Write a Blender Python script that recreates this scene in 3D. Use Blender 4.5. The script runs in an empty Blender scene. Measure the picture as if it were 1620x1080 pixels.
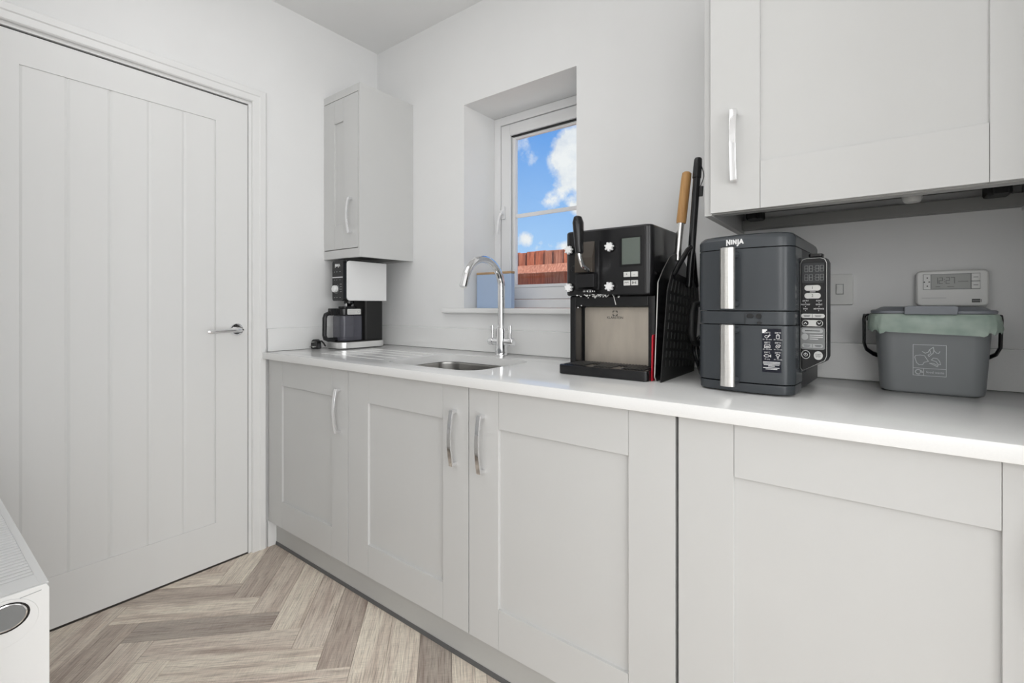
import bpy, bmesh, math, random
from mathutils import Vector, Matrix
random.seed(7)
PI = math.pi
S = bpy.context.scene
COL = S.collection

# ------------------------------------------------------------------ camera, world, sun, lights, exposure
cam_d = bpy.data.cameras.new('camera')
cam_d.sensor_fit = 'HORIZONTAL'; cam_d.sensor_width = 36.0
cam_d.lens = 36.0 * 747.2 / 1620.0
cam_d.shift_y = -(540.0 - 484.4) / 1620.0
cam_d.clip_start = 0.02
cam = bpy.data.objects.new('camera', cam_d); COL.objects.link(cam)
cam.location = (2.1975, -1.6529, 1.095)
cam.rotation_euler = (PI / 2, 0, math.radians(37.14))
S.camera = cam

S.view_settings.view_transform = 'Standard'
S.view_settings.look = 'None'
S.view_settings.exposure = 0.0
S.view_settings.gamma = 1.0
S.view_settings.use_curve_mapping = False

def nd(nt, typ, **kw):
    n = nt.nodes.new(typ)
    for k, v in kw.items():
        if k.startswith('i_'):
            key = k[2:]
            n.inputs[int(key) if key.isdigit() else key.replace('_', ' ')].default_value = v
        else:
            setattr(n, k, v)
    return n

def math_n(nt, op, a, b=None, c=None, clamp=False):
    n = nt.nodes.new('ShaderNodeMath'); n.operation = op; n.use_clamp = clamp
    for i, v in enumerate((a, b, c)):
        if v is None: continue
        if isinstance(v, (int, float)): n.inputs[i].default_value = v
        else: nt.links.new(v, n.inputs[i])
    return n.outputs[0]

def ramp(nt, fac, stops):
    n = nt.nodes.new('ShaderNodeValToRGB')
    el = n.color_ramp.elements
    while len(el) < len(stops): el.new(0.5)
    for e, (p, c) in zip(el, stops):
        e.position = p; e.color = (*c, 1) if len(c) == 3 else c
    nt.links.new(fac, n.inputs[0])
    return n.outputs[0]

def make_world():
    w = bpy.data.worlds.new('world'); S.world = w; w.use_nodes = True
    nt = w.node_tree; nt.nodes.clear()
    out = nd(nt, 'ShaderNodeOutputWorld'); bg = nd(nt, 'ShaderNodeBackground')
    nt.links.new(bg.outputs[0], out.inputs[0])
    tc = nd(nt, 'ShaderNodeTexCoord')
    nrm = nd(nt, 'ShaderNodeVectorMath', operation='NORMALIZE')
    nt.links.new(tc.outputs['Generated'], nrm.inputs[0])
    sep = nd(nt, 'ShaderNodeSeparateXYZ'); nt.links.new(nrm.outputs[0], sep.inputs[0])
    sky = ramp(nt, sep.outputs[2], [(0.0, (0.50, 0.72, 0.98)), (0.09, (0.42, 0.66, 0.98)),
                                    (0.34, (0.15, 0.385, 0.87)), (1.0, (0.05, 0.20, 0.62))])
    # wispy clouds over the whole sky
    n1 = nd(nt, 'ShaderNodeTexNoise'); n1.inputs['Scale'].default_value = 7.5
    n1.inputs['Detail'].default_value = 9; n1.inputs['Roughness'].default_value = 0.62
    nt.links.new(nrm.outputs[0], n1.inputs['Vector'])
    n2 = nd(nt, 'ShaderNodeTexNoise'); n2.inputs['Scale'].default_value = 26
    n2.inputs['Detail'].default_value = 6; n2.inputs['Roughness'].default_value = 0.65
    nt.links.new(nrm.outputs[0], n2.inputs['Vector'])
    dens = math_n(nt, 'ADD', n1.outputs[0], math_n(nt, 'MULTIPLY', math_n(nt, 'SUBTRACT', n2.outputs[0], 0.5), 0.45))
    # the banks of cumulus seen through the window
    for d, r, a in CLOUDS:
        ds = nd(nt, 'ShaderNodeVectorMath', operation='DISTANCE')
        v = Vector(d).normalized()
        nt.links.new(nrm.outputs[0], ds.inputs[0]); ds.inputs[1].default_value = v
        b = math_n(nt, 'SUBTRACT', 1.0, math_n(nt, 'DIVIDE', ds.outputs['Value'], r), clamp=True)
        dens = math_n(nt, 'ADD', dens, math_n(nt, 'MULTIPLY', b, a))
    cov = ramp(nt, dens, [(0.62, (0, 0, 0)), (0.80, (1, 1, 1))])
    shade = ramp(nt, n2.outputs[0], [(0.3, (0.72, 0.77, 0.86)), (0.62, (0.93, 0.94, 0.96))])
    mx = nd(nt, 'ShaderNodeMix', data_type='RGBA')
    nt.links.new(cov, mx.inputs[0]); nt.links.new(sky, mx.inputs[6]); nt.links.new(shade, mx.inputs[7])
    nt.links.new(mx.outputs[2], bg.inputs[0])
    bg.inputs[1].default_value = 1.0

def _dir(px, py):      # sky direction of a bank of cloud, from its bearing and height in the photograph
    a = math.radians(37.14)
    f = Vector((-math.sin(a), math.cos(a), 0)); r = Vector((math.cos(a), math.sin(a), 0))
    return f + r * (px - 810) / 747.2 + Vector((0, 0, 1)) * (484.4 - py) / 747.2
CLOUDS = [(_dir(908, 226), 0.062, 0.36), (_dir(900, 262), 0.055, 0.32), (_dir(890, 298), 0.045, 0.28), (_dir(866, 318), 0.04, 0.20),
          (_dir(831, 377), 0.022, 0.34), (_dir(912, 330), 0.03, 0.40), (_dir(900, 392), 0.03, 0.40), (_dir(935, 250), 0.10, 0.4)]
make_world()

sun_d = bpy.data.lights.new('sun', 'SUN'); sun_d.energy = 20.0; sun_d.angle = math.radians(0.6); sun_d.color = (1.0, 0.96, 0.9)
sun = bpy.data.objects.new('sun', sun_d); COL.objects.link(sun)
sun.rotation_euler = Vector((0.80, -0.19, 0.82)).to_track_quat('Z', 'Y').to_euler()

def area(name, loc, rot, sx, sy, power, col=(1, 1, 1)):
    d = bpy.data.lights.new(name, 'AREA'); d.shape = 'RECTANGLE'; d.size = sx; d.size_y = sy
    d.energy = power; d.color = col
    o = bpy.data.objects.new(name, d); COL.objects.link(o)
    o.location = loc; o.rotation_euler = rot
    return o
area('ceiling_light', (1.05, -1.15, 2.485), (0, 0, 0), 1.2, 0.7, 5.2, (0.98, 0.99, 1.0))
area('cabinet_fill', (2.9, -3.2, 1.70), (math.radians(82), 0, math.radians(38)), 1.4, 1.4, 17.5, (0.985, 0.992, 1.0))  # unseen fill lamp added to brighten the left base cabinets
area('patio_daylight', (5.05, -2.15, 1.05), (math.radians(90), 0, math.radians(90)), 2.6, 2.1, 72.0, (0.975, 0.99, 1.0))

# ------------------------------------------------------------------ materials
def mat(name, col, rough=0.5, metal=0.0, spec=0.5, bump=0.0, bscale=60.0, var=0.02, vscale=6.0, stretch=(1, 1, 1),
        rvar=0.0, coat=0.0, alpha=1.0, trans=0.0, ior=1.45, emis=0.0):
    m = bpy.data.materials.new(name); m.use_nodes = True
    nt = m.node_tree; p = nt.nodes['Principled BSDF']
    p.inputs['Roughness'].default_value = rough; p.inputs['Metallic'].default_value = metal
    p.inputs['Specular IOR Level'].default_value = spec; p.inputs['Coat Weight'].default_value = coat
    p.inputs['Alpha'].default_value = alpha; p.inputs['Transmission Weight'].default_value = trans
    p.inputs['IOR'].default_value = ior
    tc = nd(nt, 'ShaderNodeTexCoord'); mp = nd(nt, 'ShaderNodeMapping'); mp.inputs['Scale'].default_value = stretch
    nt.links.new(tc.outputs['Object'], mp.inputs[0])
    n = nd(nt, 'ShaderNodeTexNoise'); n.inputs['Scale'].default_value = vscale; n.inputs['Detail'].default_value = 5
    nt.links.new(mp.outputs[0], n.inputs['Vector'])
    lo = tuple(max(0, c * (1 - var)) for c in col); hi = tuple(min(1, c * (1 + var)) for c in col)
    c = ramp(nt, n.outputs[0], [(0.3, lo), (0.7, hi)])
    nt.links.new(c, p.inputs['Base Color'])
    if rvar:
        r = math_n(nt, 'MULTIPLY_ADD', n.outputs[0], rvar * 2, rough - rvar)
        nt.links.new(r, p.inputs['Roughness'])
    if bump:
        n2 = nd(nt, 'ShaderNodeTexNoise'); n2.inputs['Scale'].default_value = bscale; n2.inputs['Detail'].default_value = 4
        nt.links.new(mp.outputs[0], n2.inputs['Vector'])
        b = nd(nt, 'ShaderNodeBump'); b.inputs['Strength'].default_value = bump; b.inputs['Distance'].default_value = 0.001
        nt.links.new(n2.outputs[0], b.inputs['Height']); nt.links.new(b.outputs[0], p.inputs['Normal'])
    return m

def srgb(r, g, b):
    f = lambda c: (c / 255) / 12.92 if c <= 10 else ((c / 255 + 0.055) / 1.055) ** 2.4
    return (f(r), f(g), f(b))

M = {}
M['wall'] = mat('wall_paint', (0.83, 0.83, 0.825), 0.85, spec=0.2, bump=0.05, bscale=300, var=0.008)
M['ceiling'] = mat('ceiling_paint', (0.90, 0.90, 0.895), 0.9, spec=0.15, bump=0.05, bscale=300, var=0.008)
M['gloss_white'] = mat('white_gloss_paint', (0.82, 0.82, 0.81), 0.35, bump=0.06, bscale=120, var=0.008)
M['door_white'] = mat('white_door_paint', (0.80, 0.80, 0.79), 0.42, bump=0.12, bscale=160, var=0.01, stretch=(1, 1, 0.06))
M['cab'] = mat('pale_grey_cabinet', (0.62, 0.62, 0.61), 0.42, bump=0.03, bscale=400, var=0.006)
M['cab_in'] = mat('grey_carcass', (0.50, 0.50, 0.49), 0.55, var=0.01)
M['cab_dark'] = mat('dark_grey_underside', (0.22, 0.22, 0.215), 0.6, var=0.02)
M['batten'] = mat('batten_grey', (0.30, 0.30, 0.29), 0.6)
M['plinth'] = mat('grey_plinth', (0.52, 0.52, 0.505), 0.45, var=0.01)
M['seal'] = mat('dark_seal', (0.12, 0.12, 0.12), 0.5)
M['screed'] = mat('floor_screed', (0.30, 0.27, 0.24), 0.8)
M['quartz'] = mat('white_quartz', (0.83, 0.83, 0.82), 0.12, bump=0.0, var=0.012, vscale=300)
M['chrome'] = mat('chrome', (0.86, 0.86, 0.87), 0.09, metal=1.0, var=0.01)
M['satin'] = mat('satin_steel', (0.70, 0.69, 0.67), 0.3, metal=1.0, var=0.04, vscale=40, stretch=(1, 1, 12))
M['steel'] = mat('brushed_sink_steel', (0.50, 0.49, 0.47), 0.28, metal=1.0, var=0.06, vscale=60, stretch=(1, 1, 10))
M['plate'] = mat('brushed_plate_steel', (0.56, 0.505, 0.435), 0.42, metal=0.75, var=0.10, vscale=14, stretch=(1.6, 1, 0.5), rvar=0.06)
M['upvc'] = mat('white_upvc', (0.84, 0.84, 0.84), 0.3, var=0.005)
M['gasket'] = mat('black_gasket', (0.02, 0.02, 0.02), 0.6)
M['blackp'] = mat('black_plastic', (0.010, 0.010, 0.011), 0.25, bump=0.04, bscale=900, var=0.1)
M['blackg'] = mat('black_gloss', (0.006, 0.006, 0.007), 0.12, var=0.1)
M['blackm'] = mat('black_matt', (0.012, 0.012, 0.012), 0.55, var=0.1)
M['charcoal'] = mat('charcoal_plastic', srgb(64, 68, 72), 0.27, bump=0.03, bscale=900, var=0.03)
M['charcoal_d'] = mat('charcoal_dark', srgb(44, 46, 49), 0.4, var=0.03)
M['label_d'] = mat('label_navy', srgb(42, 44, 58), 0.5)
M['white_ink'] = mat('white_print', (0.85, 0.85, 0.85), 0.5)
M['grey_ink'] = mat('grey_print', (0.42, 0.43, 0.43), 0.5)
M['pale_ink'] = mat('pale_print', (0.52, 0.54, 0.55), 0.5)
M['dark_ink'] = mat('dark_print', (0.03, 0.03, 0.03), 0.5)
M['button'] = mat('pale_button', (0.66, 0.66, 0.64), 0.45)
M['panel_grey'] = mat('panel_grey', (0.22, 0.225, 0.225), 0.35)
M['lcd'] = mat('lcd_green_grey', srgb(98, 106, 100), 0.25)
M['lcd_dark'] = mat('lcd_dark', srgb(50, 52, 54), 0.2)
M['lcd_pale'] = mat('lcd_pale', srgb(150, 152, 148), 0.25)
M['silver'] = mat('silver_plastic', (0.82, 0.82, 0.815), 0.28, var=0.01)
M['silver_base'] = mat('brushed_silver_base', (0.78, 0.78, 0.77), 0.3, metal=0.7, var=0.03, vscale=30, stretch=(1, 1, 8))
M['bluebox'] = mat('powder_blue_enamel', srgb(176, 196, 224), 0.4, var=0.01)
M['red'] = mat('red_plastic', srgb(190, 25, 45), 0.35)
M['caddy'] = mat('grey_caddy', srgb(118, 121, 123), 0.40, bump=0.08, bscale=300, var=0.04)
M['caddy_lid'] = mat('grey_caddy_lid', srgb(120, 124, 130), 0.42, var=0.03)
M['socket'] = mat('white_switch_plastic', (0.74, 0.74, 0.72), 0.3, var=0.005)
M['radw'] = mat('white_radiator', (0.84, 0.84, 0.83), 0.3, var=0.005)
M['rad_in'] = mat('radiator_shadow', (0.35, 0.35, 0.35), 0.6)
M['mousse'] = mat('white_residue', (0.85, 0.84, 0.82), 0.5)
M['ground'] = mat('bounce_paving', (0.60, 0.59, 0.57), 0.9, bump=0.4, bscale=40, var=0.12, vscale=8)  # unseen ground, made pale to bounce sunlight in through the window
M['brown_smoke'] = mat('smoked_cover', (0.055, 0.045, 0.036), 0.2, var=0.1)
M['jar'] = mat('smoky_jar', (0.10, 0.10, 0.125), 0.06, alpha=0.62, var=0.25, vscale=25, stretch=(1, 1, 0.05))

def mat_wood(name, c0, c1, scale=(1, 14, 14), rough=0.5):
    m = bpy.data.materials.new(name); m.use_nodes = True
    nt = m.node_tree; p = nt.nodes['Principled BSDF']; p.inputs['Roughness'].default_value = rough
    tc = nd(nt, 'ShaderNodeTexCoord'); mp = nd(nt, 'ShaderNodeMapping'); mp.inputs['Scale'].default_value = scale
    nt.links.new(tc.outputs['Object'], mp.inputs[0])
    n = nd(nt, 'ShaderNodeTexNoise'); n.inputs['Scale'].default_value = 12; n.inputs['Detail'].default_value = 6
    nt.links.new(mp.outputs[0], n.inputs['Vector'])
    c = ramp(nt, n.outputs[0], [(0.32, c0), (0.68, c1)])
    nt.links.new(c, p.inputs['Base Color'])
    return m
M['bamboo'] = mat_wood('bamboo', srgb(176, 128, 74), srgb(206, 160, 102), (14, 14, 1))
M['lidwood'] = mat_wood('lid_wood', srgb(172, 140, 104), srgb(200, 168, 128), (1, 10, 10))

def mat_fence():
    m = bpy.data.materials.new('fence_wood'); m.use_nodes = True
    nt = m.node_tree; p = nt.nodes['Principled BSDF']; p.inputs['Roughness'].default_value = 0.85
    tc = nd(nt, 'ShaderNodeTexCoord'); oi = nd(nt, 'ShaderNodeObjectInfo')
    off = nd(nt, 'ShaderNodeVectorMath', operation='ADD'); mp = nd(nt, 'ShaderNodeMapping'); mp.inputs['Scale'].default_value = (22, 22, 1.6)
    cmb = nd(nt, 'ShaderNodeCombineXYZ'); sc = math_n(nt, 'MULTIPLY', oi.outputs['Random'], 37.0)
    for i in range(3): nt.links.new(sc, cmb.inputs[i])
    nt.links.new(tc.outputs['Object'], off.inputs[0]); nt.links.new(cmb.outputs[0], off.inputs[1])
    nt.links.new(off.outputs[0], mp.inputs[0])
    n = nd(nt, 'ShaderNodeTexNoise'); n.inputs['Scale'].default_value = 3.5; n.inputs['Detail'].default_value = 8
    nt.links.new(mp.outputs[0], n.inputs['Vector'])
    c = ramp(nt, n.outputs[0], [(0.28, (0.12, 0.030, 0.014)), (0.5, (0.235, 0.068, 0.032)), (0.75, (0.36, 0.145, 0.085))])
    tint = ramp(nt, oi.outputs['Random'], [(0.0, (1.15, 0.85, 0.65)), (0.5, (1.0, 1.0, 1.0)), (1.0, (0.9, 1.15, 1.45))])
    mx = nd(nt, 'ShaderNodeMix', data_type='RGBA', blend_type='MULTIPLY'); mx.inputs[0].default_value = 1
    nt.links.new(c, mx.inputs[6]); nt.links.new(tint, mx.inputs[7]); nt.links.new(mx.outputs[2], p.inputs['Base Color'])
    return m
M['fence'] = mat_fence()

def mat_plank():
    m = bpy.data.materials.new('vinyl_oak_plank'); m.use_nodes = True
    nt = m.node_tree; p = nt.nodes['Principled BSDF']; p.inputs['Roughness'].default_value = 0.5
    p.inputs['Specular IOR Level'].default_value = 0.35
    tc = nd(nt, 'ShaderNodeTexCoord'); oi = nd(nt, 'ShaderNodeObjectInfo')
    cmb = nd(nt, 'ShaderNodeCombineXYZ')
    nt.links.new(math_n(nt, 'MULTIPLY', oi.outputs['Random'], 91.0), cmb.inputs[0])
    nt.links.new(math_n(nt, 'MULTIPLY', oi.outputs['Random'], 43.0), cmb.inputs[1])
    off = nd(nt, 'ShaderNodeVectorMath', operation='ADD')
    nt.links.new(tc.outputs['Object'], off.inputs[0]); nt.links.new(cmb.outputs[0], off.inputs[1])
    def noise(scale, stretch, detail, dist=0.0):
        mp = nd(nt, 'ShaderNodeMapping'); mp.inputs['Scale'].default_value = stretch
        nt.links.new(off.outputs[0], mp.inputs[0])
        n = nd(nt, 'ShaderNodeTexNoise'); n.inputs['Scale'].default_value = scale; n.inputs['Detail'].default_value = detail
        n.inputs['Roughness'].default_value = 0.62; n.inputs['Distortion'].default_value = dist
        nt.links.new(mp.outputs[0], n.inputs['Vector']); return n.outputs[0]
    broad = noise(4.0, (0.7, 7, 1), 4, 0.6)
    fine = noise(30.0, (0.35, 9, 1), 7)
    saw = noise(60.0, (6, 0.35, 1), 3)
    base = ramp(nt, broad, [(0.25, srgb(164, 150, 140)), (0.45, srgb(192, 182, 172)), (0.6, srgb(206, 199, 188)), (0.8, srgb(190, 176, 164))])
    g = ramp(nt, fine, [(0.30, (0.50, 0.48, 0.46)), (0.5, (0.98, 0.98, 0.98)), (0.7, (1.12, 1.12, 1.12))])
    sw = ramp(nt, saw, [(0.35, (0.9, 0.9, 0.9)), (0.6, (1.05, 1.05, 1.05))])
    # each plank has its own tone: greyish brown, taupe, pale sand
    tone = oi.outputs['Color']
    c = base
    for o in (g, sw, tone):
        mx = nd(nt, 'ShaderNodeMix', data_type='RGBA', blend_type='MULTIPLY'); mx.inputs[0].default_value = 1
        nt.links.new(c, mx.inputs[6]); nt.links.new(o, mx.inputs[7]); c = mx.outputs[2]
    nt.links.new(c, p.inputs['Base Color'])
    b = nd(nt, 'ShaderNodeBump'); b.inputs['Strength'].default_value = 0.15; b.inputs['Distance'].default_value = 0.001
    nt.links.new(fine, b.inputs['Height']); nt.links.new(b.outputs[0], p.inputs['Normal'])
    return m
M['plank'] = mat_plank()

def mat_glass():
    m = bpy.data.materials.new('clear_window_glass'); m.use_nodes = True
    nt = m.node_tree; nt.nodes.clear()
    out = nd(nt, 'ShaderNodeOutputMaterial'); mx = nd(nt, 'ShaderNodeMixShader')
    t = nd(nt, 'ShaderNodeBsdfTransparent'); t.inputs[0].default_value = (0.97, 0.985, 0.98, 1)
    g = nd(nt, 'ShaderNodeBsdfGlossy'); g.inputs['Roughness'].default_value = 0.02
    f = nd(nt, 'ShaderNodeFresnel'); f.inputs[0].default_value = 1.4
    nt.links.new(math_n(nt, 'MULTIPLY', f.outputs[0], 0.6), mx.inputs[0])
    nt.links.new(t.outputs[0], mx.inputs[1]); nt.links.new(g.outputs[0], mx.inputs[2]); nt.links.new(mx.outputs[0], out.inputs[0])
    return m
M['glass'] = mat_glass()

def mat_liner():
    m = bpy.data.materials.new('compost_liner_film'); m.use_nodes = True
    nt = m.node_tree; p = nt.nodes['Principled BSDF']
    p.inputs['Roughness'].default_value = 0.3
    tc = nd(nt, 'ShaderNodeTexCoord'); n = nd(nt, 'ShaderNodeTexNoise'); n.inputs['Scale'].default_value = 30
    nt.links.new(tc.outputs['Object'], n.inputs['Vector'])
    nt.links.new(ramp(nt, n.outputs[0], [(0.3, srgb(160, 180, 168)), (0.7, srgb(190, 206, 194))]), p.inputs['Base Color'])
    p.inputs['Alpha'].default_value = 0.72
    b = nd(nt, 'ShaderNodeBump'); b.inputs['Strength'].default_value = 0.4; b.inputs['Distance'].default_value = 0.003
    nt.links.new(n.outputs[0], b.inputs['Height']); nt.links.new(b.outputs[0], p.inputs['Normal'])
    return m
M['liner'] = mat_liner()

# ------------------------------------------------------------------ mesh helpers
class MB:
    def __init__(self): self.bm = bmesh.new()
    def add(self, t, Mx=None, mi=0):
        if Mx is not None: bmesh.ops.transform(t, matrix=Mx, verts=t.verts)
        for f in t.faces: f.material_index = mi
        me = bpy.data.meshes.new('tmp'); t.to_mesh(me); t.free()
        self.bm.from_mesh(me); bpy.data.meshes.remove(me)
        return self
    def box(self, x0, x1, y0, y1, z0, z1, bev=0.0, seg=2, Mx=None, mi=0):
        return self.prism([(x0, y0), (x1, y0), (x1, y1), (x0, y1)], 'z', z0, z1, bev, seg, Mx, mi)
    def prism(self, poly, axis, a, b, bev=0.0, seg=2, Mx=None, mi=0):
        t = bmesh.new()
        def P(u, v, w):
            return {'z': (u, v, w), 'y': (u, w, v), 'x': (w, u, v)}[axis]
        lo = [t.verts.new(P(u, v, a)) for u, v in poly]; hi = [t.verts.new(P(u, v, b)) for u, v in poly]
        n = len(poly)
        t.faces.new(lo); t.faces.new(hi)
        for i in range(n): t.faces.new((lo[i], lo[(i + 1) % n], hi[(i + 1) % n], hi[i]))
        bmesh.ops.recalc_face_normals(t, faces=t.faces)
        if bev > 0:
            if n > 6:
                s = set(lo); h = set(hi)
                ed = [e for e in t.edges if (e.verts[0] in s and e.verts[1] in s) or (e.verts[0] in h and e.verts[1] in h)]
            else: ed = list(t.edges)
            bmesh.ops.bevel(t, geom=ed, offset=bev, segments=seg, profile=0.5, affect='EDGES', clamp_overlap=True)
        return self.add(t, Mx, mi)
    def rbox(self, x0, x1, y0, y1, a, b, r, axis='z', bev=0.0, seg=2, n=6, Mx=None, mi=0, corners=(1, 1, 1, 1)):
        return self.prism(rrect(x0, x1, y0, y1, r, n, corners), axis, a, b, bev, seg, Mx, mi)
    def lathe(self, prof, seg=24, Mx=None, mi=0):
        t = bmesh.new(); rings = []
        for r, z in prof:
            rings.append([t.verts.new((r * math.cos(2 * PI * i / seg), r * math.sin(2 * PI * i / seg), z)) for i in range(seg)])
        for k in range(len(rings) - 1):
            for i in range(seg):
                t.faces.new((rings[k][i], rings[k][(i + 1) % seg], rings[k + 1][(i + 1) % seg], rings[k + 1][i]))
        t.faces.new(rings[0]); t.faces.new(rings[-1])
        bmesh.ops.recalc_face_normals(t, faces=t.faces)
        return self.add(t, Mx, mi)
    def loft(self, rings, Mx=None, mi=0, cap=(True, True)):
        t = bmesh.new(); R = [[t.verts.new(p) for p in r] for r in rings]; n = len(rings[0])
        for k in range(len(R) - 1):
            for i in range(n): t.faces.new((R[k][i], R[k][(i + 1) % n], R[k + 1][(i + 1) % n], R[k + 1][i]))
        if cap[0]: t.faces.new(R[0])
        if cap[1]: t.faces.new(R[-1])
        bmesh.ops.recalc_face_normals(t, faces=t.faces)
        return self.add(t, Mx, mi)
    def tube(self, pts, r, seg=12, Mx=None, mi=0, flat=1.0):
        pts = [Vector(p) for p in pts]; n = len(pts)
        rs = r if isinstance(r, (list, tuple)) else [r] * n
        rings = []; up = None
        for i, p in enumerate(pts):
            d = (pts[min(i + 1, n - 1)] - pts[max(i - 1, 0)]).normalized()
            if up is None:
                up = Vector((0, 0, 1)) if abs(d.z) < 0.9 else Vector((1, 0, 0))
                up = (up - d * up.dot(d)).normalized()
            else: up = (up - d * up.dot(d)).normalized()
            s = d.cross(up)
            rings.append([p + (up * math.cos(2 * PI * k / seg) * flat + s * math.sin(2 * PI * k / seg)) * rs[i] for k in range(seg)])
        return self.loft(rings, Mx, mi)
    def sphere(self, c, r, seg=12, Mx=None, mi=0):
        t = bmesh.new(); bmesh.ops.create_uvsphere(t, u_segments=seg, v_segments=max(6, seg // 2), radius=1)
        rr = r if isinstance(r, (tuple, list)) else (r, r, r)
        bmesh.ops.transform(t, matrix=Matrix.Translation(c) @ Matrix.Diagonal((*rr, 1)), verts=t.verts)
        return self.add(t, Mx, mi)
    def build(self, name, mats, parent=None, loc=(0, 0, 0), rot=(0, 0, 0), label=None, wn=True, flat=False):
        me = bpy.data.meshes.new(name); self.bm.to_mesh(me); self.bm.free()
        for m in (mats if isinstance(mats, (list, tuple)) else [mats]): me.materials.append(m)
        me.polygons.foreach_set('use_smooth', [not flat] * len(me.polygons))
        if not flat: me.set_sharp_from_angle(angle=math.radians(38))
        o = bpy.data.objects.new(name, me); COL.objects.link(o)
        o.location = loc; o.rotation_euler = rot
        if parent: o.parent = parent
        if label: o['label'] = label
        if wn:
            w = o.modifiers.new('weighted_normal', 'WEIGHTED_NORMAL'); w.keep_sharp = True
        return o

def rrect(x0, x1, y0, y1, r, n=6, corners=(1, 1, 1, 1)):
    out = []
    for k, (cx, cy, a0) in enumerate(((x1, y1, 0), (x0, y1, 90), (x0, y0, 180), (x1, y0, 270))):
        if not corners[k]: out.append((cx, cy)); continue
        ox = cx + (r if cx == x0 else -r); oy = cy + (r if cy == y0 else -r)
        for i in range(n + 1):
            a = math.radians(a0 + 90 * i / n); out.append((ox + r * math.cos(a), oy + r * math.sin(a)))
    return out

def thing(name, label, cat, loc, rz=0.0, group=None):
    o = bpy.data.objects.new(name, None); o.empty_display_size = 0.05; COL.objects.link(o)
    o.location = loc; o.rotation_euler = (0, 0, rz); o['label'] = label; o['category'] = cat
    if group: o['group'] = group
    return o
def tag(o, label, cat, group=None):
    o['label'] = label; o['category'] = cat
    if group: o['group'] = group
    return o
def struct(o): o['kind'] = 'structure'; return o
def stuff(o): o['kind'] = 'stuff'; return o

def strokes(mb, lines, w, f, h=0.0004, mi=0):
    """flat printed strokes: polylines in a plane; f maps (u, v, height) to 3D"""
    for ln in lines:
        for (a, b) in zip(ln[:-1], ln[1:]):
            d = Vector((b[0] - a[0], b[1] - a[1])); L = d.length
            if L < 1e-7: continue
            d /= L; n = Vector((-d.y, d.x)) * w / 2; e = d * w * 0.35
            q = [Vector(a) - e + n, Vector(a) - e - n, Vector(b) + e - n, Vector(b) + e + n]
            t = bmesh.new()
            v0 = [t.verts.new(f(p.x, p.y, 0)) for p in q]; v1 = [t.verts.new(f(p.x, p.y, h)) for p in q]
            t.faces.new(v1); t.faces.new(v0)
            for i in range(4): t.faces.new((v0[i], v0[(i + 1) % 4], v1[(i + 1) % 4], v1[i]))
            bmesh.ops.recalc_face_normals(t, faces=t.faces)
            mb.add(t, None, mi)
def circ(cx, cy, r, n=14, a0=0, a1=360, ry=None):
    ry = ry or r
    return [(cx + r * math.cos(math.radians(a0 + (a1 - a0) * i / n)), cy + ry * math.sin(math.radians(a0 + (a1 - a0) * i / n))) for i in range(n + 1)]
def text(mb, s, size, f, h=0.0004, align='CENTER', sx=1.0, mi=0):
    cu = bpy.data.curves.new('t', 'FONT'); cu.body = s; cu.size = size; cu.align_x = align; cu.align_y = 'CENTER'; cu.resolution_u = 3
    o = bpy.data.objects.new('t', cu); COL.objects.link(o)
    dg = bpy.context.evaluated_depsgraph_get(); dg.update()
    me = bpy.data.meshes.new_from_object(o.evaluated_get(dg))
    t = bmesh.new(); t.from_mesh(me)
    for v in t.verts: v.co = Vector(f(v.co.x * sx, v.co.y, h))
    bpy.data.objects.remove(o); bpy.data.curves.remove(cu); bpy.data.meshes.remove(me)
    mb.add(t, None, mi)
def fy(x0, y0, z0):      # plane facing -Y
    return lambda u, v, h: (x0 + u, y0 - h, z0 + v)
def fx(x0, y0, z0):      # plane facing +X, u runs along +Y
    return lambda u, v, h: (x0 + h, y0 + u, z0 + v)
LOGO = [[(0, -0.35), (0, 1), (0.62, 0), (0.62, 1)], [(1.0, 0.05), (1.0, 0.92)], [(1.38, 0.05), (1.38, 0.92), (1.98, 0.05), (1.98, 0.92)],
        [(2.42, 0.92), (2.42, -0.22), (2.2, -0.42)], [(2.72, 0.05), (3.08, 0.92), (3.44, 0.05)], [(2.86, 0.32), (3.3, 0.32)]]
def logo(mb, f, s, w, mi=0):
    strokes(mb, [[((u - 1.72) * s, v * s) for u, v in ln] for ln in LOGO], w, f, mi=mi)

# ------------------------------------------------------------------ the setting
H = 2.505
WT = 0.889     # top of the worktop

# back wall with the window opening
o = MB()
x0, x1, z0, z1 = 0.659, 1.2675, 1.062, 2.052
o.box(-0.12, x0, 0, 0.34, 0, H); o.box(x1, 5.2, 0, 0.34, 0, H); o.box(x0, x1, 0, 0.34, 0, z0); o.box(x0, x1, 0, 0.34, z1, H)
bmesh.ops.remove_doubles(o.bm, verts=o.bm.verts, dist=1e-5)
struct(o.build('wall_back', M['wall'], wn=False))
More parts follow.
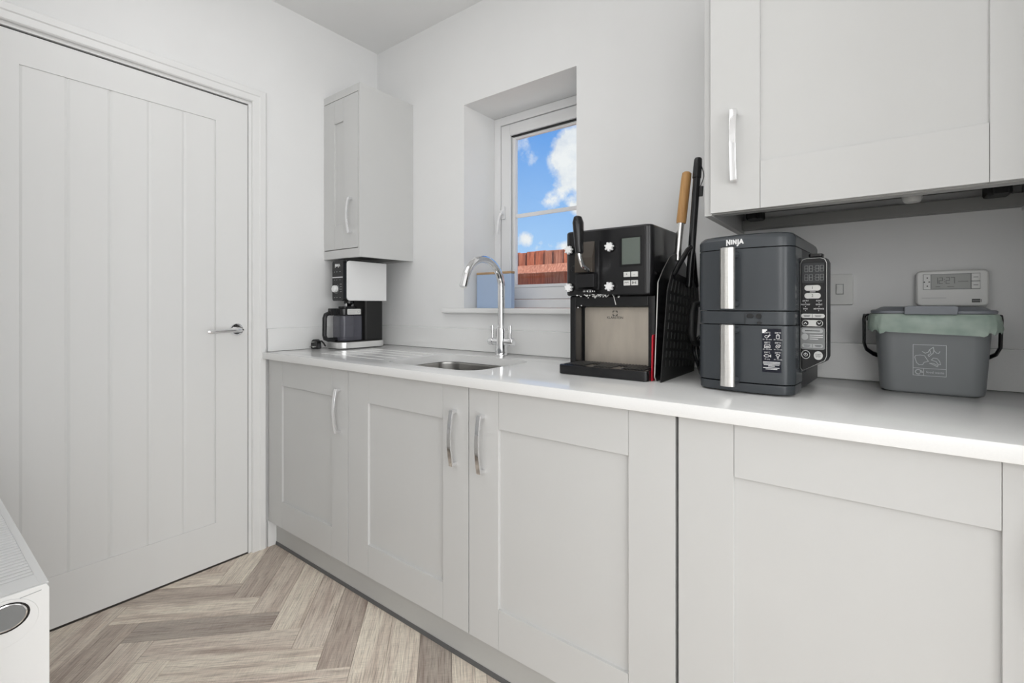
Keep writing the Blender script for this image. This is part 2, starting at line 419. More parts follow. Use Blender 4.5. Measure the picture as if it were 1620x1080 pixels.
# left wall with the door opening
DY0, DY1, DZ = -1.527, -0.688, 1.992
o = MB()
o.box(-0.12, 0, DY1 + 0.016, 0, 0, H); o.box(-0.12, 0, -1.74, DY0 - 0.016, 0, H); o.box(-0.12, 0, DY0 - 0.016, DY1 + 0.016, DZ + 0.016, H)
struct(o.build('wall_left', M['wall'], wn=False))
o = MB(); o.box(-0.12, 1.25, -1.74, -1.62, 0, H); o.box(1.13, 1.25, -3.6, -1.74, 0, H)
struct(o.build('wall_front', M['wall'], wn=False))
o = MB(); o.box(5.2, 5.32, -3.6, 0, 0, H); o.box(2.512, 2.62, -0.70, 0, 0, H)  # second box: unseen stub wall added to shade the worktop's right end
struct(o.build('wall_right', M['wall'], wn=False))
o = MB(); o.box(1.13, 5.32, -3.72, -3.6, 0, H); struct(o.build('wall_rear', M['wall'], wn=False))
o = MB(); o.box(-0.12, 5.32, -3.72, 0.34, H, H + 0.1); struct(o.build('ceiling', M['ceiling'], wn=False))

# floor: herringbone planks on a screed
o = MB(); o.box(-0.12, 5.32, -3.72, 0, -0.05, -0.004); floor = struct(o.build('floor', M['screed'], wn=False))
PW, PL = 0.1016, 0.4572
c45 = math.sqrt(0.5)
pd = Vector((c45, c45)); qd = Vector((-c45, c45))
ORG = Vector((0.507, -0.803)) - pd * PL - qd * PW
def clip(poly, ax, lim, sgn):
    out = []
    for i in range(len(poly)):
        a, b = poly[i], poly[(i + 1) % len(poly)]
        da, db = sgn * (a[ax] - lim), sgn * (b[ax] - lim)
        if da <= 0: out.append(a)
        if (da < 0 < db) or (db < 0 < da):
            t = da / (da - db); out.append(a + (b - a) * t)
    return out
TONE_A = {-5: 2, -4: 1, -3: 3, -2: 1, -1: 3, 0: 0, 1: 2, 2: 3, 3: 2, 4: 1, 5: 3}
TONE_B = {-3: 3, -2: 1, -1: 2, 0: 3, 1: 2, 2: 1, 3: 3, 4: 3, 5: 0, 6: 3, 7: 2, 8: 3}
TONES = [(0.88, 0.84, 0.83), (1.04, 0.98, 0.955), (1.32, 1.27, 1.24), (1.50, 1.475, 1.425)]
def plank(p0, q0, lp, lq, rz, tone):
    g = 0.0004
    c = [ORG + pd * p + qd * q for p, q in ((p0 + g, q0 + g), (p0 + lp - g, q0 + g), (p0 + lp - g, q0 + lq - g), (p0 + g, q0 + lq - g))]
    for ax, lim, s in ((0, 0.0, -1), (0, 3.4, 1), (1, -0.55, 1), (1, -2.3, -1)):
        c = clip(c, ax, lim, s)
        if len(c) < 3: return
    ctr = ORG + pd * (p0 + lp / 2) + qd * (q0 + lq / 2)
    # leave out what is under the solid front wall
    if all(v.y < -1.66 and v.x < 1.2 for v in c): return
    R = Matrix.Rotation(-rz, 2)
    loc = [R @ (v - ctr) for v in c]
    mb = MB(); mb.prism([(v.x, v.y) for v in loc], 'z', -0.0035, 0.0, 0.0007, 1)
    po = mb.build('plank', M['plank'], floor, (ctr.x, ctr.y, random.uniform(-0.0002, 0)), (0, 0, rz))
    f_ = random.uniform(0.97, 1.03); c_ = TONES[tone]; po.color = (c_[0] * f_, c_[1] * f_, c_[2] * f_, 1)
for k in range(-32, 40):
    for j in range(-6, 8):
        p = k * PW + j * (PL + PW); q = -k * PW + j * (PL - PW)
        plank(p, q, PL, PW, PI / 4, TONE_A.get(k, random.randrange(4)) if j == 0 else random.randrange(4))
        plank(p + PL, q, PW, PL, -PI / 4, TONE_B.get(k, random.randrange(4)) if j == 0 else random.randrange(4))

# the ground and the fence outside
o = MB(); o.box(-8, 8, 0.34, 9, -0.35, -0.2); g = o.build('ground', M['ground'], wn=False); struct(g)
fn = thing('garden_fence', 'reddish brown timber fence with vertical boards outside the window', 'fence', (-0.55, 2.40, -0.2), math.radians(-1.6))
k = 0; bx = -4.0
while bx < 4.0:
    w = 0.118 + random.uniform(-0.006, 0.008)
    top = 1.862 + random.uniform(-0.006, 0.006)
    mb = MB(); mb.prism([(0, 0.020), (0.0, 0.0), (w, 0.007), (w, 0.020)], 'z', 0.0, top, 0.001, 1)
    b = mb.build('board', M['fence'], fn, (bx, random.uniform(-0.002, 0.002), 0))
    bx += w - 0.006
for zr in (0.35, 1.675):
    mb = MB(); mb.prism([(-0.046, -0.036), (-0.040, -0.043), (0, -0.036), (0, 0.046), (-0.006, 0.050)], 'x', -4.0, 4.0, 0.002, 1)
    mb.build('rail', M['fence'], fn, (0, 0, zr))
for px in (-2.6, 0.95, 3.4):
    mb = MB(); mb.box(px - 0.05, px + 0.05, 0.025, 0.12, 0, 1.8, 0.004); mb.build('post', M['fence'], fn)

# ---- window
FY = 0.226
win = thing('window_1', 'white framed casement window with a glazing bar and blue sky behind', 'window', (0, 0, 0))
del win['category']; struct(win)
def ring(mb, x0, x1, z0, z1, w, y0, y1, bev=0.003, mi=0):
    mb.box(x0, x0 + w, y0, y1, z0, z1, bev, mi=mi); mb.box(x1 - w, x1, y0, y1, z0, z1, bev, mi=mi)
    mb.box(x0 + w - 0.001, x1 - w + 0.001, y0, y1, z0, z0 + w, bev, mi=mi); mb.box(x0 + w - 0.001, x1 - w + 0.001, y0, y1, z1 - w, z1, bev, mi=mi)
mb = MB(); ring(mb, 0.6592, 1.267, 1.0875, 2.0515, 0.041, FY, FY + 0.075); mb.build('frame', M['upvc'], win)
sash = MB(); ring(sash, 0.7025, 1.224, 1.130, 2.0085, 0.056, FY + 0.004, FY + 0.065, 0.004)
sh = sash.build('sash', M['upvc'], win)
mb = MB(); mb.box(0.7585, 1.168, FY + 0.016, FY + 0.05, 1.9455, 1.9525, 0.0005); mb.build('gasket', M['gasket'], sh)
mb = MB(); mb.box(0.7585, 0.7605, FY + 0.018, FY + 0.05, 1.186, 1.945); mb.box(0.7585, 1.168, FY + 0.018, FY + 0.05, 1.186, 1.188); mb.build('side_gasket', M['panel_grey'], sh)
mb = MB(); ring(mb, 0.7605, 1.166, 1.188, 1.9505, 0.004, FY + 0.020, FY + 0.05, 0.0005); mb.build('sash_lip', M['upvc'], sh)
mb = MB(); ring(mb, 0.7635, 1.163, 1.191, 1.9475, 0.012, FY + 0.026, FY + 0.048, 0.002); mb.build('glazing_bead', M['upvc'], sh)
mb = MB(); mb.box(0.7755, 1.151, FY + 0.040, FY + 0.044, 1.203, 1.9355); mb.build('glass_pane', M['glass'], sh, wn=False)
mb = MB(); mb.box(0.7755, 1.151, FY + 0.030, FY + 0.039, 1.539, 1.558, 0.002); mb.build('glazing_bar', M['upvc'], sh)
mb = MB()
mb.rbox(0.712, 0.732, 1.535, 1.60, FY - 0.010, FY + 0.004, 0.006, 'y', 0.002)
mb.lathe([(0.011, 0), (0.011, 0.016), (0.009, 0.02)], 16, Matrix.Translation((0.722, FY - 0.010, 1.565)) @ Matrix.Rotation(PI / 2, 4, 'X'))
mb.tube([(0.722, FY - 0.022, 1.566), (0.719, FY - 0.030, 1.550), (0.714, FY - 0.036, 1.52), (0.711, FY - 0.038, 1.485), (0.709, FY - 0.036, 1.455)], [0.009, 0.008, 0.007, 0.0065, 0.004], 10)
mb.build('window_handle', M['upvc'], sh)
mb = MB(); mb.lathe([(0.0035, 0), (0.0035, 0.002)], 10, Matrix.Translation((0.722, FY - 0.030, 1.563)) @ Matrix.Rotation(PI / 2, 4, 'X')); mb.build('lock_button', M['rad_in'], sh)
# window board
mb = MB(); mb.box(0.6592, 1.2672, -0.001, FY, 1.0625, 1.0865, 0.0); mb.box(0.535, 1.39, -0.03, -0.0005, 1.0625, 1.0865, 0.006, 3)
struct(mb.build('trim_2', M['gloss_white'])); bpy.data.objects['trim_2']['label'] = 'white window board with rounded nosing under the window'

# ---- door
door = thing('door_1', 'white panelled interior door with vertical grooves and chrome lever handle', 'door', (0, 0, 0))
del door['category']; struct(door)
dx0, dx1 = -0.044, -0.003
y0, y1, zb, zt = DY0 + 0.003, DY1 - 0.003, 0.006, 1.985
PY0, PY1, PZ0, PZ1 = -1.397, -0.818, 0.181, 1.881
mb = MB(); mb.box(dx0, dx1, PY1, y1, zb, zt); mb.box(dx0, dx1, y0, PY0, zb, zt); mb.box(dx0, dx1, PY0, PY1, PZ1, zt); mb.box(dx0, dx1, PY0, PY1, zb, PZ0)
bmesh.ops.remove_doubles(mb.bm, verts=mb.bm.verts, dist=1e-5)
mb.build('door_frame', M['door_white'], door, wn=False, flat=True)
pw = (PY1 - PY0) / 5
for i in range(5):
    a, b = PY0 + i * pw + 0.0001, PY0 + (i + 1) * pw - 0.0001
    mb = MB(); mb.prism([(dx0 + 0.002, a), (dx1 - 0.0056, a), (dx1 - 0.0030, a + 0.0075), (dx1 - 0.0030, b - 0.0075), (dx1 - 0.0056, b), (dx0 + 0.002, b)], 'z', PZ0 + 0.0002, PZ1 - 0.0002)
    mb.build('panel_board', M['door_white'], door, wn=False, flat=True)
mb = MB(); mb.box(dx0 + 0.001, dx1 - 0.0068, PY0, PY1, PZ0, PZ1); mb.build('panel_backing', M['door_white'], door)
# lever handle
RX = Matrix.Rotation(PI / 2, 4, 'Y')
mb = MB(); mb.lathe([(0.027, 0), (0.027, 0.006), (0.025, 0.009), (0.020, 0.0095), (0.020, 0.007), (0.012, 0.007), (0.012, 0.045)], 32, Matrix.Translation((dx1, -0.738, 0.994)) @ RX)
hd = mb.build('handle_rose', M['chrome'], door)
mb = MB(); mb.tube([(0.040, -0.731, 0.994), (0.047, -0.742, 0.994), (0.049, -0.765, 0.993), (0.049, -0.82, 0.991), (0.048, -0.858, 0.990), (0.046, -0.866, 0.990)], [0.0085, 0.0095, 0.0095, 0.0085, 0.008, 0.006], 14)
mb.build('lever', M['chrome'], hd)
mb = MB(); mb.box(-0.03, 0.0005, DY1 - 0.0025, DY1 - 0.0005, 0.965, 1.025); mb.build('strike_plate', M['satin'], door)
# door lining and architrave
mb = MB()
mb.box(-0.12, -0.0005, DY1, DY1 + 0.016, 0, DZ); mb.box(-0.12, -0.0005, DY0 - 0.016, DY0, 0, DZ); mb.box(-0.12, -0.0005, DY0 - 0.016, DY1 + 0.016, DZ, DZ + 0.016)
struct(mb.build('trim_3', M['gloss_white'], wn=False))
mb = MB(); mb.box(-0.030, -0.0125, DY0 + 0.0005, DY1 - 0.0005, DZ - 0.0065, DZ - 0.0005); mb.build('door_seal', M['gasket'], door, wn=False)  # seal strip, black to darken the gap over the leaf
mb = MB(); mb.box(-0.060, -0.0475, DY0 + 0.0003, DY1 - 0.0003, 0.0005, DZ - 0.0003); mb.build('door_backing', M['seal'], door, wn=False)  # full sheet behind the leaf, coloured dark to deepen its gaps
def archi_profile():   # (offset from inner edge, thickness)
    return [(0, 0), (0, 0.010), (0.004, 0.014), (0.028, 0.014), (0.032, 0.0175), (0.054, 0.0175), (0.058, 0.013), (0.0615, 0.011), (0.0615, 0)]
AIn = 0.0125
mb = MB()
pr = archi_profile()
ya, yb, zz = DY1 + AIn, DY0 - AIn, DZ + AIn
sect = []
for off, th in pr:
    sect.append([(th, ya + off, 0.0), (th, ya + off, zz + off), (th, yb - off, zz + off), (th, yb - off, 0.0)])
t = bmesh.new()
V = [[t.verts.new(p) for p in s] for s in sect]
for a in range(len(V)):
    b = (a + 1) % len(V)
    for i in range(3): t.faces.new((V[a][i], V[b][i], V[b][i + 1], V[a][i + 1]))
t.faces.new([v[0] for v in V]); t.faces.new([v[3] for v in V])
bmesh.ops.recalc_face_normals(t, faces=t.faces)
mb.add(t)
struct(mb.build('trim_1', M['gloss_white'], wn=False)); bpy.data.objects['trim_1']['label'] = 'white moulded architrave around the panelled door'
mb = MB(); mb.prism([(0, 0), (0.015, 0), (0.015, 0.10), (0.011, 0.113), (0.006, 0.118), (0, 0.118)], 'y', -0.609, -0.02)
b = mb.build('baseboard_left', M['gloss_white'], wn=False); struct(b)

# ------------------------------------------------------------------ kitchen units
def bow_handle(parent, x, y, za, zb_, d=0.031, w=0.015, th=0.0055):
    """flat bow handle, standing off a front at y, facing -Y"""
    L = zb_ - za; n = 14; outer = [(0, za)]; inner = [(0, za + 0.011)]
    for i in range(n + 1):
        t = i / n; z = za + L * t
        yo = d * (0.66 + 0.34 * math.sin(PI * t))
        outer.append((-yo, z))
        zi = za + 0.011 + (L - 0.022) * t
        inner.append((-(yo - th), zi))
    outer.append((0, zb_)); inner.append((0, zb_ - 0.011))
    poly = outer + inner[::-1]
    mb = MB(); t = bmesh.new()
    m = len(outer)
    vo = [[t.verts.new((sx * w / 2, p[0], p[1])) for p in outer] for sx in (-1, 1)]
    vi = [[t.verts.new((sx * w / 2, p[0], p[1])) for p in inner] for sx in (-1, 1)]
    for i in range(m - 1):
        t.faces.new((vo[0][i], vo[0][i + 1], vo[1][i + 1], vo[1][i])); t.faces.new((vi[0][i], vi[0][i + 1], vi[1][i + 1], vi[1][i]))
        for s in (0, 1): t.faces.new((vo[s][i], vo[s][i + 1], vi[s][i + 1], vi[s][i]))
    t.faces.new((vo[0][0], vo[1][0], vi[1][0], vi[0][0])); t.faces.new((vo[0][-1], vo[1][-1], vi[1][-1], vi[0][-1]))
    bmesh.ops.recalc_face_normals(t, faces=t.faces)
    ed = [e for e in t.edges if len(e.link_faces) == 2 and e.calc_face_angle(0) > 1.2]
    bmesh.ops.bevel(t, geom=ed, offset=0.0012, segments=2, profile=0.5, affect='EDGES', clamp_overlap=True)
    mb.add(t)
    return mb.build('handle', M['chrome'], parent, (x, y, 0))

def shaker_door(parent, x0, x1, z0, z1, yf, sl=0.112, sr=0.112, rt=0.110, rb=0.115, th=0.020, rec=0.008):
    """five-piece front, face at y = yf; returns the door"""
    g = 0.0003
    mb = MB(); mb.box(x0 + 0.004, x1 - 0.004, yf + rec, yf + th, z0 + 0.004, z1 - 0.004)
    d = mb.build('door', M['cab'], parent)
    for a, b in ((x0, x0 + sl), (x1 - sr, x1)):
        m2 = MB(); m2.box(a + (g if a != x0 else 0), b - (g if b != x1 else 0), yf, yf + th - 0.0005, z0, z1, 0.0011, 2); m2.build('stile', M['cab'], d)
    for a, b in ((z0, z0 + rb), (z1 - rt, z1)):
        m2 = MB(); m2.box(x0 + sl + g, x1 - sr - g, yf, yf + th - 0.0005, a, b, 0.0011, 2); m2.build('rail', M['cab'], d)
    return d

base_labels = ['pale grey base cabinet in the corner beside the white door, handle on the right',
               'pale grey base cabinet under the sink, handle on its right stile',
               'pale grey base cabinet under the black dispenser, handle on its left stile',
               'pale grey base cabinet under the air fryer and food caddy, cut by the frame']
XB = [0.021, 0.635, 1.2455, 1.8605, 2.472]
YF = -0.610
for i in range(4):
    a, b = XB[i], XB[i + 1]
    t = thing('base_cabinet', base_labels[i], 'cabinet', (0, 0, 0), 0, 'base cabinets under the worktop')
    t.location = (a, 0, 0)
    w = b - a
    mb = MB()
    mb.box(0.0005, 0.0185, -0.588, -0.03, 0.120, 0.8585); mb.box(w - 0.0185, w - 0.0005, -0.588, -0.03, 0.120, 0.8585)
    mb.box(0.0185, w - 0.0185, -0.588, -0.03, 0.120, 0.138); mb.box(0.0185, w - 0.0185, -0.045, -0.03, 0.138, 0.8585)
    mb.box(0.0185, w - 0.0185, -0.588, -0.57, 0.80, 0.8585)
    mb.build('carcass', M['cab_in'], t, wn=False)
    gl = 0.0003 if i == 0 else 0.0018
    gr = 0.0018
    if i == 2: gr = 0.0035
    if i == 3: gl = 0.0035
    d = shaker_door(t, gl, w - gr, 0.121, 0.856, YF, sl=0.120 if i < 2 else 0.112, sr=0.107 if i < 2 else 0.109)
    hx = {0: 0.560, 1: 0.556, 2: 0.056, 3: 0.556}[i]
    bow_handle(d, hx, YF, 0.612, 0.782)
    for lx in (0.06, w - 0.06):
        for ly in (-0.50, -0.10):
            mb = MB(); mb.lathe([(0.02, 0.0), (0.02, 0.01), (0.012, 0.015), (0.012, 0.11), (0.022, 0.1195)], 12, Matrix.Translation((lx, ly, 0))); mb.build('leg', M['blackm'], t)
mb = MB(); mb.box(0.0155, 2.472, -0.572, -0.556, 0.004, 0.1185, 0.001)
p = thing('plinth', 'grey kickboard running along the floor below the base cabinets', 'plinth', (0, 0, 0))
mb.build('kickboard', M['plinth'], p)
mb = MB(); mb.prism([(-0.577, 0.0), (-0.5725, 0.0), (-0.5725, 0.013), (-0.5735, 0.013)], 'x', 0.0155, 2.472); mb.build('seal_strip', M['seal'], p, wn=False)

# worktop with the sink cut-out, sunken sink surround and drainer grooves
def bool_cut(ob, cutters):
    for c in cutters:
        m = ob.modifiers.new('cut', 'BOOLEAN'); m.operation = 'DIFFERENCE'; m.object = c; m.solver = 'EXACT'
    dg = bpy.context.evaluated_depsgraph_get(); dg.update()
    me = bpy.data.meshes.new_from_object(ob.evaluated_get(dg))
    ob.modifiers.clear(); old = ob.data; ob.data = me
    me.polygons.foreach_set('use_smooth', [True] * len(me.polygons)); me.set_sharp_from_angle(angle=math.radians(30))
    for c in cutters:
        cm = c.data; bpy.data.objects.remove(c); bpy.data.meshes.remove(cm)
mb = MB(); mb.prism([(0.0005, -0.6118), (0.0005, -0.0005), (2.5105, -0.0005), (2.5105, -0.637), (0.0185, -0.637), (0.0185, -0.6118)], 'z', 0.859, WT, 0.0022, 2)
wt = mb.build('worktop', M['quartz'], wn=False)
SX0, SX1, SY0, SY1 = 0.742, 1.196, -0.542, -0.190
cut = []
mb = MB(); mb.rbox(SX0, SX1, SY0, SY1, 0.84, 0.92, 0.075, 'z', n=12); cut.append(mb.build('c1', M['quartz'], wn=False))
for k in range(5):
    yy = -0.235 - 0.066 * k
    mb = MB(); mb.prism([(yy - 0.006, WT + 0.002), (yy - 0.004, WT - 0.0022), (yy + 0.004, WT - 0.0022), (yy + 0.006, WT + 0.002)], 'x', 0.27, 0.70)
    cut.append(mb.build('c3', M['quartz'], wn=False))
bool_cut(wt, cut)
tag(wt, 'long white quartz worktop with sink cut-out and drainer grooves', 'worktop')

# undermounted sink bowl
sk = thing('sink', 'undermounted stainless steel sink bowl set in the white worktop', 'sink', (0, 0, 0.66))
mb = MB()
e = 0.006
def rr(g, r, z): return [(x, y, z) for x, y in rrect(SX0 - g, SX1 + g, SY0 - g, SY1 + g, r, 8)]
mb.loft([rr(0.018, 0.09, 0.1965), rr(0.003, 0.078, 0.1965), rr(0.002, 0.077, 0.19), rr(-0.002, 0.073, 0.06), rr(-0.010, 0.05, 0.03), rr(-0.035, 0.04, 0.018),
         rr(-0.035, 0.04, 0.012), rr(-0.006, 0.05, 0.024), rr(0.004, 0.078, 0.06), rr(0.008, 0.082, 0.188), rr(0.018, 0.09, 0.188), rr(0.018, 0.09, 0.1965)], cap=(False, False))
# bowl floor
mb.loft([rr(-0.035, 0.04, 0.0121), rr(-0.0351, 0.0399, 0.018)])
mb.build('bowl', M['steel'], sk)
mb = MB(); mb.lathe([(0.03, 0.0182), (0.042, 0.0182), (0.042, 0.0195), (0.03, 0.0205), (0.012, 0.019)], 24, Matrix.Translation(((SX0 + SX1) / 2, (SY0 + SY1) / 2, 0))); mb.build('drain', M['chrome'], sk)

# upstands
mb = MB(); mb.box(0.0205, 2.5105, -0.020, -0.0005, WT + 0.0003, 0.991, 0.0015); tag(mb.build('upstand', M['quartz']), 'long white quartz upstand along the window wall behind the tap', 'upstand')
mb = MB(); mb.box(0.0005, 0.020, -0.6115, -0.0005, WT + 0.0003, 0.993, 0.0015); tag(mb.build('upstand', M['quartz']), 'short white quartz upstand on the wall beside the door', 'upstand')

# small wall cabinet in the corner
t = thing('wall_cabinet', 'narrow tall pale grey wall cabinet in the corner above the coffee machine', 'cabinet', (0, 0, 0))
CB, CT, CF, CR = 1.328, 2.142, -0.325, 0.301
mb = MB()
mb.box(CR - 0.013, CR, CF, -0.0005, CB, CT, 0.001); mb.box(0.0008, 0.0025, CF + 0.02, -0.0005, CB, CT)
mb.box(0.0025, CR - 0.013, CF + 0.02, -0.0005, CB + 0.02, CB + 0.038); mb.box(0.0025, CR - 0.013, CF + 0.02, -0.0005, CT - 0.038, CT - 0.02); mb.box(0.0025, CR - 0.013, -0.012, -0.0005, CB, CT)
mb.build('carcass', M['cab'], t)
mb = MB(); mb.box(0.0008, CR - 0.0135, CF, CF + 0.018, CT - 0.036, CT, 0.001); mb.build('top_fillet', M['cab'], t)
mb = MB(); mb.box(0.0008, CR - 0.0135, CF, CF + 0.018, CB, CB + 0.042, 0.001); mb.build('bottom_fillet', M['cab'], t)
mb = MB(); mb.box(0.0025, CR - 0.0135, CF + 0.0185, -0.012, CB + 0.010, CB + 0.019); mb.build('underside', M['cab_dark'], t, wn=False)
d = shaker_door(t, 0.002, 0.2850, 1.3735, 2.1035, CF, sl=0.091, sr=0.119, rt=0.112, rb=0.114)
bow_handle(d, 0.236, CF, 1.442, 1.611)

# large wall cabinet with an open underside
t = thing('wall_cabinet', 'large pale grey wall cabinet above the air fryer, shaker door and open underside', 'cabinet', (0, 0, 0))
UF, UB = -0.405, 1.328
UX0, UX1, UT = 1.878, 2.489, 2.063
mb = MB()
mb.box(1.859, 1.877, UF + 0.018, -0.0005, UB - 0.003, UT, 0.001); mb.build('side_panel', M['cab'], t)
mb = MB(); mb.box(2.49, 2.508, UF + 0.018, -0.0005, UB - 0.003, UT, 0.001)
mb.build('side_panel', M['cab'], t)
mb = MB(); mb.box(1.877, 2.49, UF + 0.022, -0.0005, 2.03, UT); mb.box(1.877, 2.49, -0.012, -0.0005, 1.39, 2.03); mb.build('carcass', M['cab_in'], t, wn=False)
mb = MB(); mb.box(1.877, 2.49, UF + 0.0205, UF + 0.0205 + 0.034, UB - 0.001, UB + 0.018, 0.001); mb.build('front_rail', M['cab_in'], t)
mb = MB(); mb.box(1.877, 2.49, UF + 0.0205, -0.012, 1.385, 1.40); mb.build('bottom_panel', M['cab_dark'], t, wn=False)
mb = MB(); mb.box(1.8775, 2.4895, -0.036, -0.0005, UB + 0.006, UB + 0.036, 0.001); mb.build('batten', M['batten'], t)
for bxx in (1.925, 2.435):
    mb = MB(); mb.box(bxx - 0.022, bxx + 0.022, -0.115, -0.06, 1.352, 1.385, 0.006); mb.rbox(bxx - 0.012, bxx + 0.012, -0.14, -0.115, 1.35, 1.37, 0.006, 'z', 0.002)
    mb.build('fixing_bracket', M['blackm'], t)
mb = MB(); mb.lathe([(0.014, 0), (0.018, 0.006), (0.02, 0.02), (0.02, 0.045)], 18, Matrix.Translation((2.277, -0.2, 1.339))); mb.build('pipe_cap', M['button'], t)
mb = MB(); mb.tube([(2.05, -0.23, 1.372), (2.12, -0.22, 1.36), (2.18, -0.225, 1.362), (2.2, -0.23, 1.385)], 0.0025, 8); mb.build('cable', M['grey_ink'], t)
d = shaker_door(t, UX0, UX1, UB, UT, UF, rt=0.112, rb=0.112)
bow_handle(d, UX0 + 0.057, UF, 1.398, 1.571)

# ------------------------------------------------------------------ tap
t = thing('kitchen_tap', 'chrome swan neck mixer tap with two levers behind the sink', 'tap', (0.965, -0.100, WT))
mb = MB(); mb.lathe([(0.027, 0.0), (0.027, 0.004), (0.0250, 0.006), (0.0240, 0.012), (0.0240, 0.112), (0.0225, 0.115), (0.014, 0.116)], 32); mb.build('body', M['chrome'], t)
pts = [(0, 0, 0.112), (0, 0, 0.2)]
zc, R = 0.283, 0.112
pts.append((0, 0, 0.25))
for i in range(0, 25):
    a = math.radians(i * 165 / 24); pts.append((0, -R + R * math.cos(a), zc + R * math.sin(a)))
e1, e2 = Vector(pts[-2]), Vector(pts[-1]); pts.append(tuple(e2 + (e2 - e1).normalized() * 0.018))
mb = MB(); mb.tube(pts, 0.0148, 20); sp = mb.build('spout', M['chrome'], t)
mb = MB(); p2 = Vector(pts[-1]); dv = (e2 - e1).normalized(); mb.tube([p2 - dv * 0.006, p2 + dv * 0.016], 0.0160, 20); mb.build('aerator', M['chrome'], sp)
for s in (-1, 1):
    mb = MB(); mb.lathe([(0.0135, 0.0), (0.0135, 0.022), (0.0165, 0.024), (0.0165, 0.042), (0.014, 0.046)], 20, Matrix.Translation((s * 0.019, 0, 0.058)) @ Matrix.Rotation(s * PI / 2, 4, 'Y')); vb = mb.build('valve', M['chrome'], t)
    mb = MB(); mb.tube([(s * 0.047, 0, 0.066), (s * 0.0475, 0, 0.085), (s * 0.048, 0, 0.122), (s * 0.048, 0, 0.127)], [0.006, 0.0058, 0.0074, 0.005], 12); mb.build('lever', M['chrome'], vb)

# ------------------------------------------------------------------ blue canister on the window board
t = thing('storage_tin', 'powder blue storage tin with a thin wooden lid on the window board', 'tin', (0.777, 0.090, 1.0868))
mb = MB(); mb.rbox(-0.106, 0.106, -0.015, 0.015, 0, 0.160, 0.006, 'z', 0.002); mb.build('tin_body', M['bluebox'], t)
mb = MB(); mb.rbox(-0.107, 0.107, -0.016, 0.016, 0.160, 0.171, 0.006, 'z', 0.002); mb.build('lid', M['lidwood'], t)

# ------------------------------------------------------------------ coffee machine in the corner
t = thing('coffee_machine', 'silver sided black coffee machine with carafe, in the corner on the worktop', 'coffee machine', (0.15, -0.22, WT + 0.0003))
# local x = world x - .15, y = world y + .22
mb = MB(); mb.rbox(-0.096, 0.056, -0.142, 0.125, 0.003, 0.033, 0.045, 'z', 0.003, n=8); mb.build('base', M['silver_base'], t)
mb = MB(); mb.rbox(-0.095, 0.050, -0.137, 0.120, 0.033, 0.038, 0.040, 'z', 0.001, n=8); mb.rbox(-0.092, 0.048, -0.132, 0.117, 0.0, 0.004, 0.04, 'z'); mb.build('base_mat', M['blackm'], t)
mb = MB(); mb.rbox(-0.060, 0.047, 0.000, 0.108, 0.038, 0.236, 0.012, 'z', 0.002); mb.build('column', M['blackm'], t)
mb = MB(); mb.rbox(-0.060, 0.046, -0.108, 0.122, 0.234, 0.430, 0.012, 'z', 0.006); mb.build('head', M['blackp'], t)
# fascia leaning slightly back
fas = MB(); fas.prism(rrect(-0.044, 0.049, 0.232, 0.425, 0.012, 5), 'y', -0.125, -0.1085, 0.002)
fa = fas.build('fascia', M['blackg'], t)
mb = MB(); mb.prism(rrect(-0.108, 0.124, 0.233, 0.426, 0.018, 6, (0, 1, 1, 0)), 'x', 0.046, 0.055, 0.004, 3)
mb.build('side_cover', M['silver'], t)
mb = MB(); mb.box(-0.040, 0.046, -0.1272, -0.125, 0.343, 0.3475, 0.0006); mb.build('trim_line', M['chrome'], fa)
mb = MB(); logo(mb, fy(0.002, -0.1252, 0.398), 0.0115, 0.0035); mb.build('printed_logo', M['white_ink'], fa)
mb = MB()
mb.lathe([(0.017, 0), (0.017, 0.012), (0.015, 0.016), (0.010, 0.017)], 24, Matrix.Translation((-0.010, -0.125, 0.290)) @ Matrix.Rotation(PI / 2, 4, 'X')); mb.build('dial', M['silver'], fa)
mb = MB()
for u in (-0.028, -0.008, 0.018): strokes(mb, [[(u, 0.372), (u + 0.008, 0.372)], [(u + 0.002, 0.333), (u + 0.006, 0.333)], [(u + 0.001, 0.248), (u + 0.009, 0.248)]], 0.0018, fy(0, -0.1252, 0))
for v in (0.312, 0.300, 0.288, 0.276): strokes(mb, [[(0.022, v), (0.036, v)]], 0.002, fy(0, -0.1252, 0))
strokes(mb, [circ(-0.010, 0.290, 0.023, 10, 200, 420)], 0.0012, fy(0, -0.1252, 0))
mb.build('printed_icons', M['grey_ink'], fa)
mb = MB(); mb.lathe([(0.024, 0.0), (0.024, -0.014), (0.012, -0.02), (0.008, -0.03)], 16, Matrix.Translation((-0.002, -0.06, 0.234))); mb.build('brew_basket', M['blackp'], t)
mb = MB(); mb.sphere((0.012, -0.085, 0.212), (0.004, 0.004, 0.009), 10); mb.build('drip_lever', M['white_ink'], t)
# carafe
mb = MB(); mb.rbox(-0.048, 0.048, -0.130, -0.008, 0.0385, 0.162, 0.026, 'z', 0.006); jar = mb.build('carafe', M['jar'], t)
mb = MB(); mb.rbox(-0.050, 0.050, -0.132, -0.006, 0.162, 0.196, 0.026, 'z', 0.004); mb.rbox(-0.03, 0.03, -0.11, -0.03, 0.196, 0.206, 0.02, 'z', 0.003); mb.build('carafe_lid', M['blackp'], jar)
mb = MB(); mb.rbox(-0.044, 0.044, -0.126, -0.012, 0.041, 0.052, 0.024, 'z', 0.002); mb.build('carafe_foot', M['blackp'], jar)
mb = MB(); mb.tube([(0, -0.126, 0.172), (0, -0.172, 0.172), (0, -0.186, 0.166), (0, -0.192, 0.150), (0, -0.193, 0.068), (0, -0.188, 0.053), (0, -0.174, 0.047), (0, -0.128, 0.047)], 0.0112, 12, flat=0.9); mb.box(-0.014, 0.014, -0.168, -0.128, 0.165, 0.196, 0.004); mb.build('carafe_handle', M['blackp'], jar)
